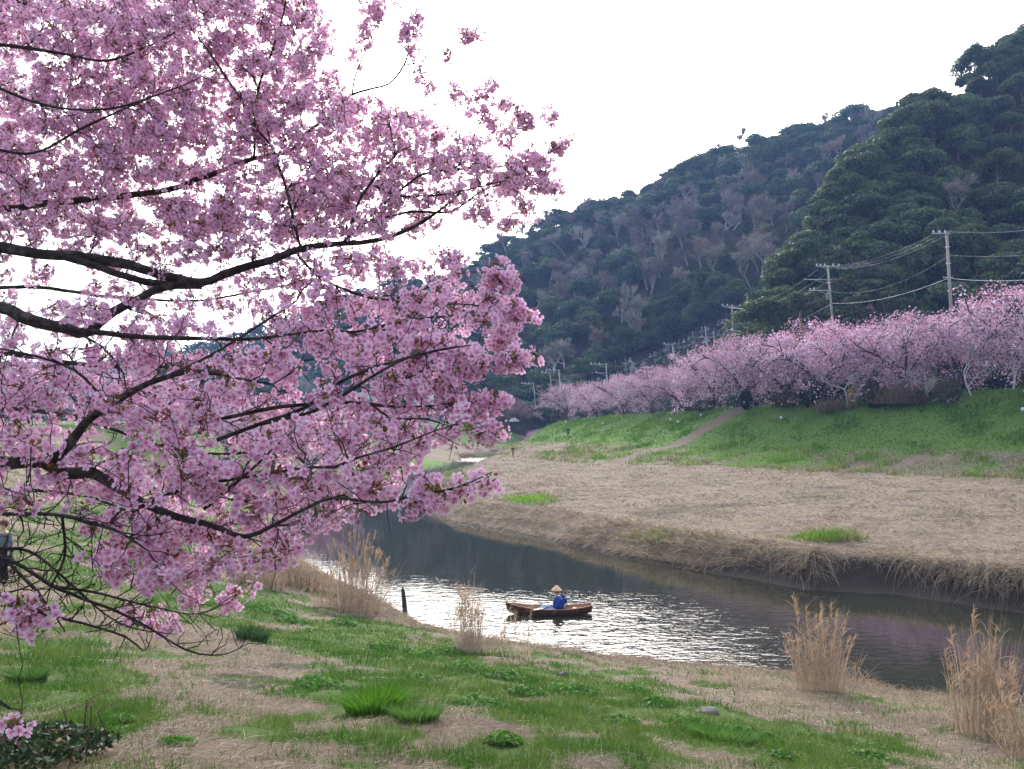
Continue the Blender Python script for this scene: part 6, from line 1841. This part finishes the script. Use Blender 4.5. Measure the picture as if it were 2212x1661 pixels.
def connect(c, rmax, first=False):
    global nb
    v = c - BP[:nb]
    d = np.sqrt((v * v).sum(1)) + 1e-6
    cosang = (v * BD[:nb]).sum(1) / d
    cost = d * (1 + .75 * (1 - cosang)) + .06 * (BR[:nb] < .0022)
    k = int(np.argmin(cost))
    L = d[k]; p0 = BP[k].copy(); d0 = BD[k]
    if L < .03: return
    m = max(3, int(L / .045))
    t = np.linspace(0, 1, m + 1)[:, None]
    ctrl = p0 + norm(d0 + .8 * v[k] / L + rng.normal(size=3) * .35) * L * .5
    P = (1 - t) ** 2 * p0 + 2 * t * (1 - t) * ctrl + t ** 2 * c
    P[1:-1] += rng.normal(size=(m - 1, 3)) * .006
    r0 = min(.7 * BR[k], .0022 + .0065 * min(L, .8), rmax); r1 = max(.0016, r0 * .42)
    rad = np.linspace(r0, r1, m + 1)
    tube(twigs, P - ROOT, rad, 5 if r0 > .004 else 4, (1, 1, 1), cap=False)
    twigs.C[-1] = bark_col(1) * np.ones((len(twigs.V[-1]), 1)) * 1.15
    dd = norm(np.gradient(P, axis=0))
    if nb + m < BUF:
        BP[nb:nb + m] = P[1:]; BR[nb:nb + m] = rad[1:]; BD[nb:nb + m] = dd[1:]; nb += m

idx = np.arange(len(CP))
dist0 = np.array([np.min(((NP - c) ** 2).sum(1)) for c in CP])
lead = rng.choice(idx, 260, replace=False)
for i in lead[np.argsort(dist0[lead])]: connect(CP[i], .011)
rest = np.setdiff1d(idx, lead)
for i in rest[np.argsort(dist0[rest])]: connect(CP[i], .0045)
# bare spurs and the leafless tangle at the lower left
for _ in range(2600):
    k = rng.integers(0, nb)
    c = BP[k] + norm(BD[k] + rng.normal(size=3) * .8) * rng.uniform(.03, .11)
    v = c - BP[k]
    tube(twigs, np.array([BP[k], BP[k] + v * .5 + rng.normal(size=3) * .008, c]) - ROOT, [min(BR[k] * .8, .0026), .0018, .001], 3, tuple(BARKC * 1.2), cap=False)
bx = rng.uniform(-40, 340, 250); by = rng.uniform(1090, 1385, 250)
bx = np.concatenate([bx, rng.uniform(200, 520, 24)]); by = np.concatenate([by, rng.uniform(1300, 1410, 24)])
ok = by < 1395 - .0 * bx
for c in at(bx[ok], by[ok], rng.uniform(2.35, 3.1, ok.sum())): connect(c, .0032)
ex, ey, ed = sample_crown(1000, lambda x, y: rng.uniform(-.45, .6, x.shape))
for c in at(ex, ey, ed): connect(c, .0045)
ex, ey, ed = sample_crown(900, lambda x, y: rng.uniform(-.5, .3, x.shape))
for c in at(ex, ey, ed)[ey < 560]: connect(c, .006)
o = twigs.build('twigs', M['bark'], tree, True); o['kind'] = 'stuff'

# ------------------------------------------------------------------ blossom bunches
PET_T, PET_M, PET_B = np.array([.94, .75, .93]), np.array([.87, .57, .80]), np.array([.60, .10, .30])
def flower(g, pos, ax, s, open_=1.0, tone=1.0, rs=rng):
    ax = norm(ax); t = norm(np.cross(ax, rs.normal(size=3))); b = np.cross(ax, t)
    ph = rs.uniform(0, 6.28)
    cup = .55 * (1.25 - open_) + .10
    V, C, F3, F4 = [], [], [], []
    for k in range(5):
        a = ph + k * 1.2566 + rs.normal() * .06
        r = t * math.cos(a) + b * math.sin(a); sd = -t * math.sin(a) + b * math.cos(a)
        L = s * rs.uniform(.92, 1.08) * (.55 + .45 * open_)
        w = s * .40 * rs.uniform(.9, 1.1)
        cu = cup + rs.normal() * .12
        def q(rr, ww): return pos + r * (L * rr) + sd * (w * ww) + ax * (L * cu * rr * rr)
        n = len(V)
        V += [q(.08, 0), q(.55, -1), q(.58, 1), q(.98, -.55), q(.90, .0) - ax * s * .03, q(.98, .55)]
        C += [PET_B, PET_M * tone, PET_M * tone, PET_T * tone, PET_T * tone * .96, PET_T * tone]
        F3 += [[n, n + 2, n + 1], [n + 3, n + 1, n + 4], [n + 4, n + 2, n + 5]]; F3 += [[n + 1, n + 2, n + 4]]
    n = len(V)
    V += [pos + ax * s * .10] + [pos + (t * math.cos(x) + b * math.sin(x)) * s * .13 + ax * s * .16 for x in (0, 2.1, 4.2)]
    C += [np.array([.55, .10, .22])] + [np.array([.75, .38, .38])] * 3
    F3 += [[n, n + 1, n + 2], [n, n + 2, n + 3], [n, n + 3, n + 1]]
    # calyx tube behind the petals
    n = len(V)
    V += [pos - ax * s * .45] + [pos + (t * math.cos(x) + b * math.sin(x)) * s * .12 for x in (0, 2.1, 4.2)]
    C += [np.array([.26, .07, .07])] * 4
    F3 += [[n, n + 2, n + 1], [n, n + 3, n + 2], [n, n + 1, n + 3]]
    g.add(np.array(V), F3, None, np.array(C).clip(0, .95))

def bud(g, pos, ax, s, rs=rng):
    ax = norm(ax); t = norm(np.cross(ax, rs.normal(size=3))); b = np.cross(ax, t)
    ring = lambda h, r: [pos + ax * s * h + (t * math.cos(x) + b * math.sin(x)) * s * r for x in (0, 1.57, 3.14, 4.71)]
    V = [pos] + ring(.45, .20) + ring(.85, .36) + [pos + ax * s * 1.45]
    c1, c2, c3 = np.array([.24, .06, .05]), np.array([.55, .09, .22]), np.array([.74, .26, .45])
    C = [c1] * 5 + [c2] * 4 + [c3]
    F3 = [[0, 2, 1], [0, 3, 2], [0, 4, 3], [0, 1, 4]] + [[5, 6, 9], [6, 7, 9], [7, 8, 9], [8, 5, 9]]
    F4 = [[1, 2, 6, 5], [2, 3, 7, 6], [3, 4, 8, 7], [4, 1, 5, 8]]
    g.add(np.array(V), F3, F4, np.array(C))

def pedicel(g, a, b, c=(.20, .10, .05), w=.0011):
    d = norm(b - a); s = norm(np.cross(d, [.3, .2, 1])) * w
    s2 = np.cross(d, s)
    g.add([a + s, a - s, b], [[0, 1, 2]], None, c); g.add([a + s2, a - s2, b], [[0, 1, 2]], None, c)

def bunch(n_f, n_b, R, seed, lop=0.35):
    R *= 1.12
    rs = np.random.default_rng(seed)
    g = Geo()
    for k in range(n_f):
        d = norm(rs.normal(size=3) + np.array([0, 0, -lop]))
        pos = d * R * rs.uniform(.6, 1.15) * np.array([1.5, .95, .9])
        ax = norm(d + rs.normal(size=3) * .45)
        pedicel(g, np.zeros(3), pos - ax * .008)
        flower(g, pos, ax, .0185 * rs.uniform(.88, 1.12), rs.choice([1.0, .95, .8, .55], p=[.5, .25, .15, .1]), rs.uniform(.88, 1.06), rs)
    for k in range(n_b):
        d = norm(rs.normal(size=3) + np.array([0, 0, -lop]))
        pos = d * R * rs.uniform(.7, 1.15)
        pedicel(g, np.zeros(3), pos, (.28, .09, .05))
        bud(g, pos, norm(d + [0, 0, -.3]), .0105 * rs.uniform(.7, 1.2), rs)
    # bronze young leaves and bud scales at the heart of the bunch
    m = rs.integers(5, 10)
    d = norm(rs.normal(size=(m, 3)) + np.array([0, 0, .7]))
    t = norm(np.cross(d, rs.normal(size=(m, 3))))
    for k in range(m):
        L = rs.uniform(.012, .028); c = np.array([.26, .125, .04]) * rs.uniform(.6, 1.2) if rs.random() < .75 else np.array([.22, .22, .05])
        p = d[k] * .012
        g.add([p, p + d[k] * L * .5 + t[k] * L * .22, p + d[k] * L, p + d[k] * L * .5 - t[k] * L * .22], None, [[0, 1, 2, 3]], c)
    return g

VAR = [bunch(*a) for a in ((15, 2, .040, 1), (18, 1, .045, 2), (12, 3, .036, 3), (14, 2, .040, 4), (9, 4, .032, 5), (16, 1, .042, 6), (7, 6, .030, 7), (4, 9, .028, 8), (11, 2, .035, 9), (20, 1, .048, 10))]
VM = [v.mesh('blossom_bunch') for v in VAR]
VA = [v.arrays() for v in VAR]
vis = (CPX > -40) & (CPX < 1260) & (CPY > -30)
near_order = np.argsort(CD + 9 * ~vis)
pick = rng.choice(len(VAR), len(CP), p=np.array([13, 12, 12, 12, 10, 12, 8, 6, 10, 5]) / 100)
# budding tips at the ends of the reaching twigs
is_tip = np.arange(len(CP)) >= len(CP) - len(tx)
pick = np.where(is_tip & (rng.random(len(CP)) < .35), rng.choice([4, 6, 7, 2], len(CP)), pick)
many = Geo()
def rotm(rs):
    e = (rs.normal() * .5, rs.normal() * .5, rs.uniform(0, 6.28))
    return Matrix.Rotation(e[2], 3, 'Z') @ Matrix.Rotation(e[0], 3, 'X') @ Matrix.Rotation(e[1], 3, 'Y'), e
for rank, i in enumerate(near_order):
    k = int(pick[i]); s = rng.uniform(.78, 1.12); Rm, e = rotm(rng)
    pos = CP[i] - ROOT + np.array([0, 0, -.012])
    if rank < 300:
        o = bpy.data.objects.new('blossom_bunch', VM[k]); COL.objects.link(o); o.parent = tree
        if not VM[k].materials: VM[k].materials.append(M['petal'])
        o.matrix_local = Matrix.Translation(Vector(pos)) @ Rm.to_4x4() @ Matrix.Scale(s, 4)
    else:
        V, F3, F4, C = VA[k]
        many.add(V @ np.array(Rm).T * s + pos, F3, F4, C * rng.uniform(.93, 1.05))
o = many.build('blossoms', M['petal'], tree); o['kind'] = 'stuff'

# ------------------------------------------------------------------ thin smoke of a garden fire far upstream
def smoke():
    P = at(676, 880, 240)
    g = Geo(); n, m = 14, 16
    V = []
    for i in range(n + 1):
        u = i / n; r = (1.0 + 3.2 * u) * math.sin(math.pi * min(1, .06 + u * .97)) ** .5
        for j in range(m):
            t = j * 2 * math.pi / m
            w = r * (1 + .5 * (vnoise(math.cos(t) * 1.5 + i * .5, math.sin(t) * 1.5 + 7, 3) - .5))
            V.append([math.cos(t) * w - 4.5 * u * u, math.sin(t) * w, 10 * u])
    V += [[0, 0, -.2], [-4.5, 0, 10.2]]
    i, j = np.meshgrid(np.arange(n), np.arange(m), indexing='ij'); j2 = (j + 1) % m
    Q = np.stack([i * m + j, i * m + j2, (i + 1) * m + j2, (i + 1) * m + j], -1).reshape(-1, 4)
    k = np.arange(m); k2 = (k + 1) % m; b = (n + 1) * m
    g.add(np.array(V), np.concatenate([np.stack([np.full(m, b), k2, k], -1), np.stack([np.full(m, b + 1), n * m + k, n * m + k2], -1)]), Q)
    mt, N, L = newmat('thin_smoke')
    out = N.new('ShaderNodeOutputMaterial'); v = N.new('ShaderNodeVolumePrincipled')
    v.inputs['Color'].default_value = (.8, .86, .95, 1); v.inputs['Density'].default_value = .022
    L.new(v.outputs[0], out.inputs['Volume'])
    o = g.build('smoke', mt, loc=P); tag(o, 'thin bluish smoke rising beside the blue roofed house', 'smoke', kind='stuff')
smoke()

# ------------------------------------------------------------------ air: the hills fade a little to blue
def haze_box():
    g = Geo(); box(g, (0, 600, 108), (2400, 2000, 222))
    m, N, L = newmat('pale_air')
    out = N.new('ShaderNodeOutputMaterial'); v = N.new('ShaderNodeVolumePrincipled')
    v.inputs['Color'].default_value = (.30, .50, 1.0, 1)
    v.inputs['Density'].default_value = HAZE
    v.inputs['Anisotropy'].default_value = 0.0
    L.new(v.outputs[0], out.inputs['Volume'])
    o = g.build('haze', m); tag(o, 'thin bluish air over the valley', 'haze', kind='stuff')
HAZE = .0004
haze_box()
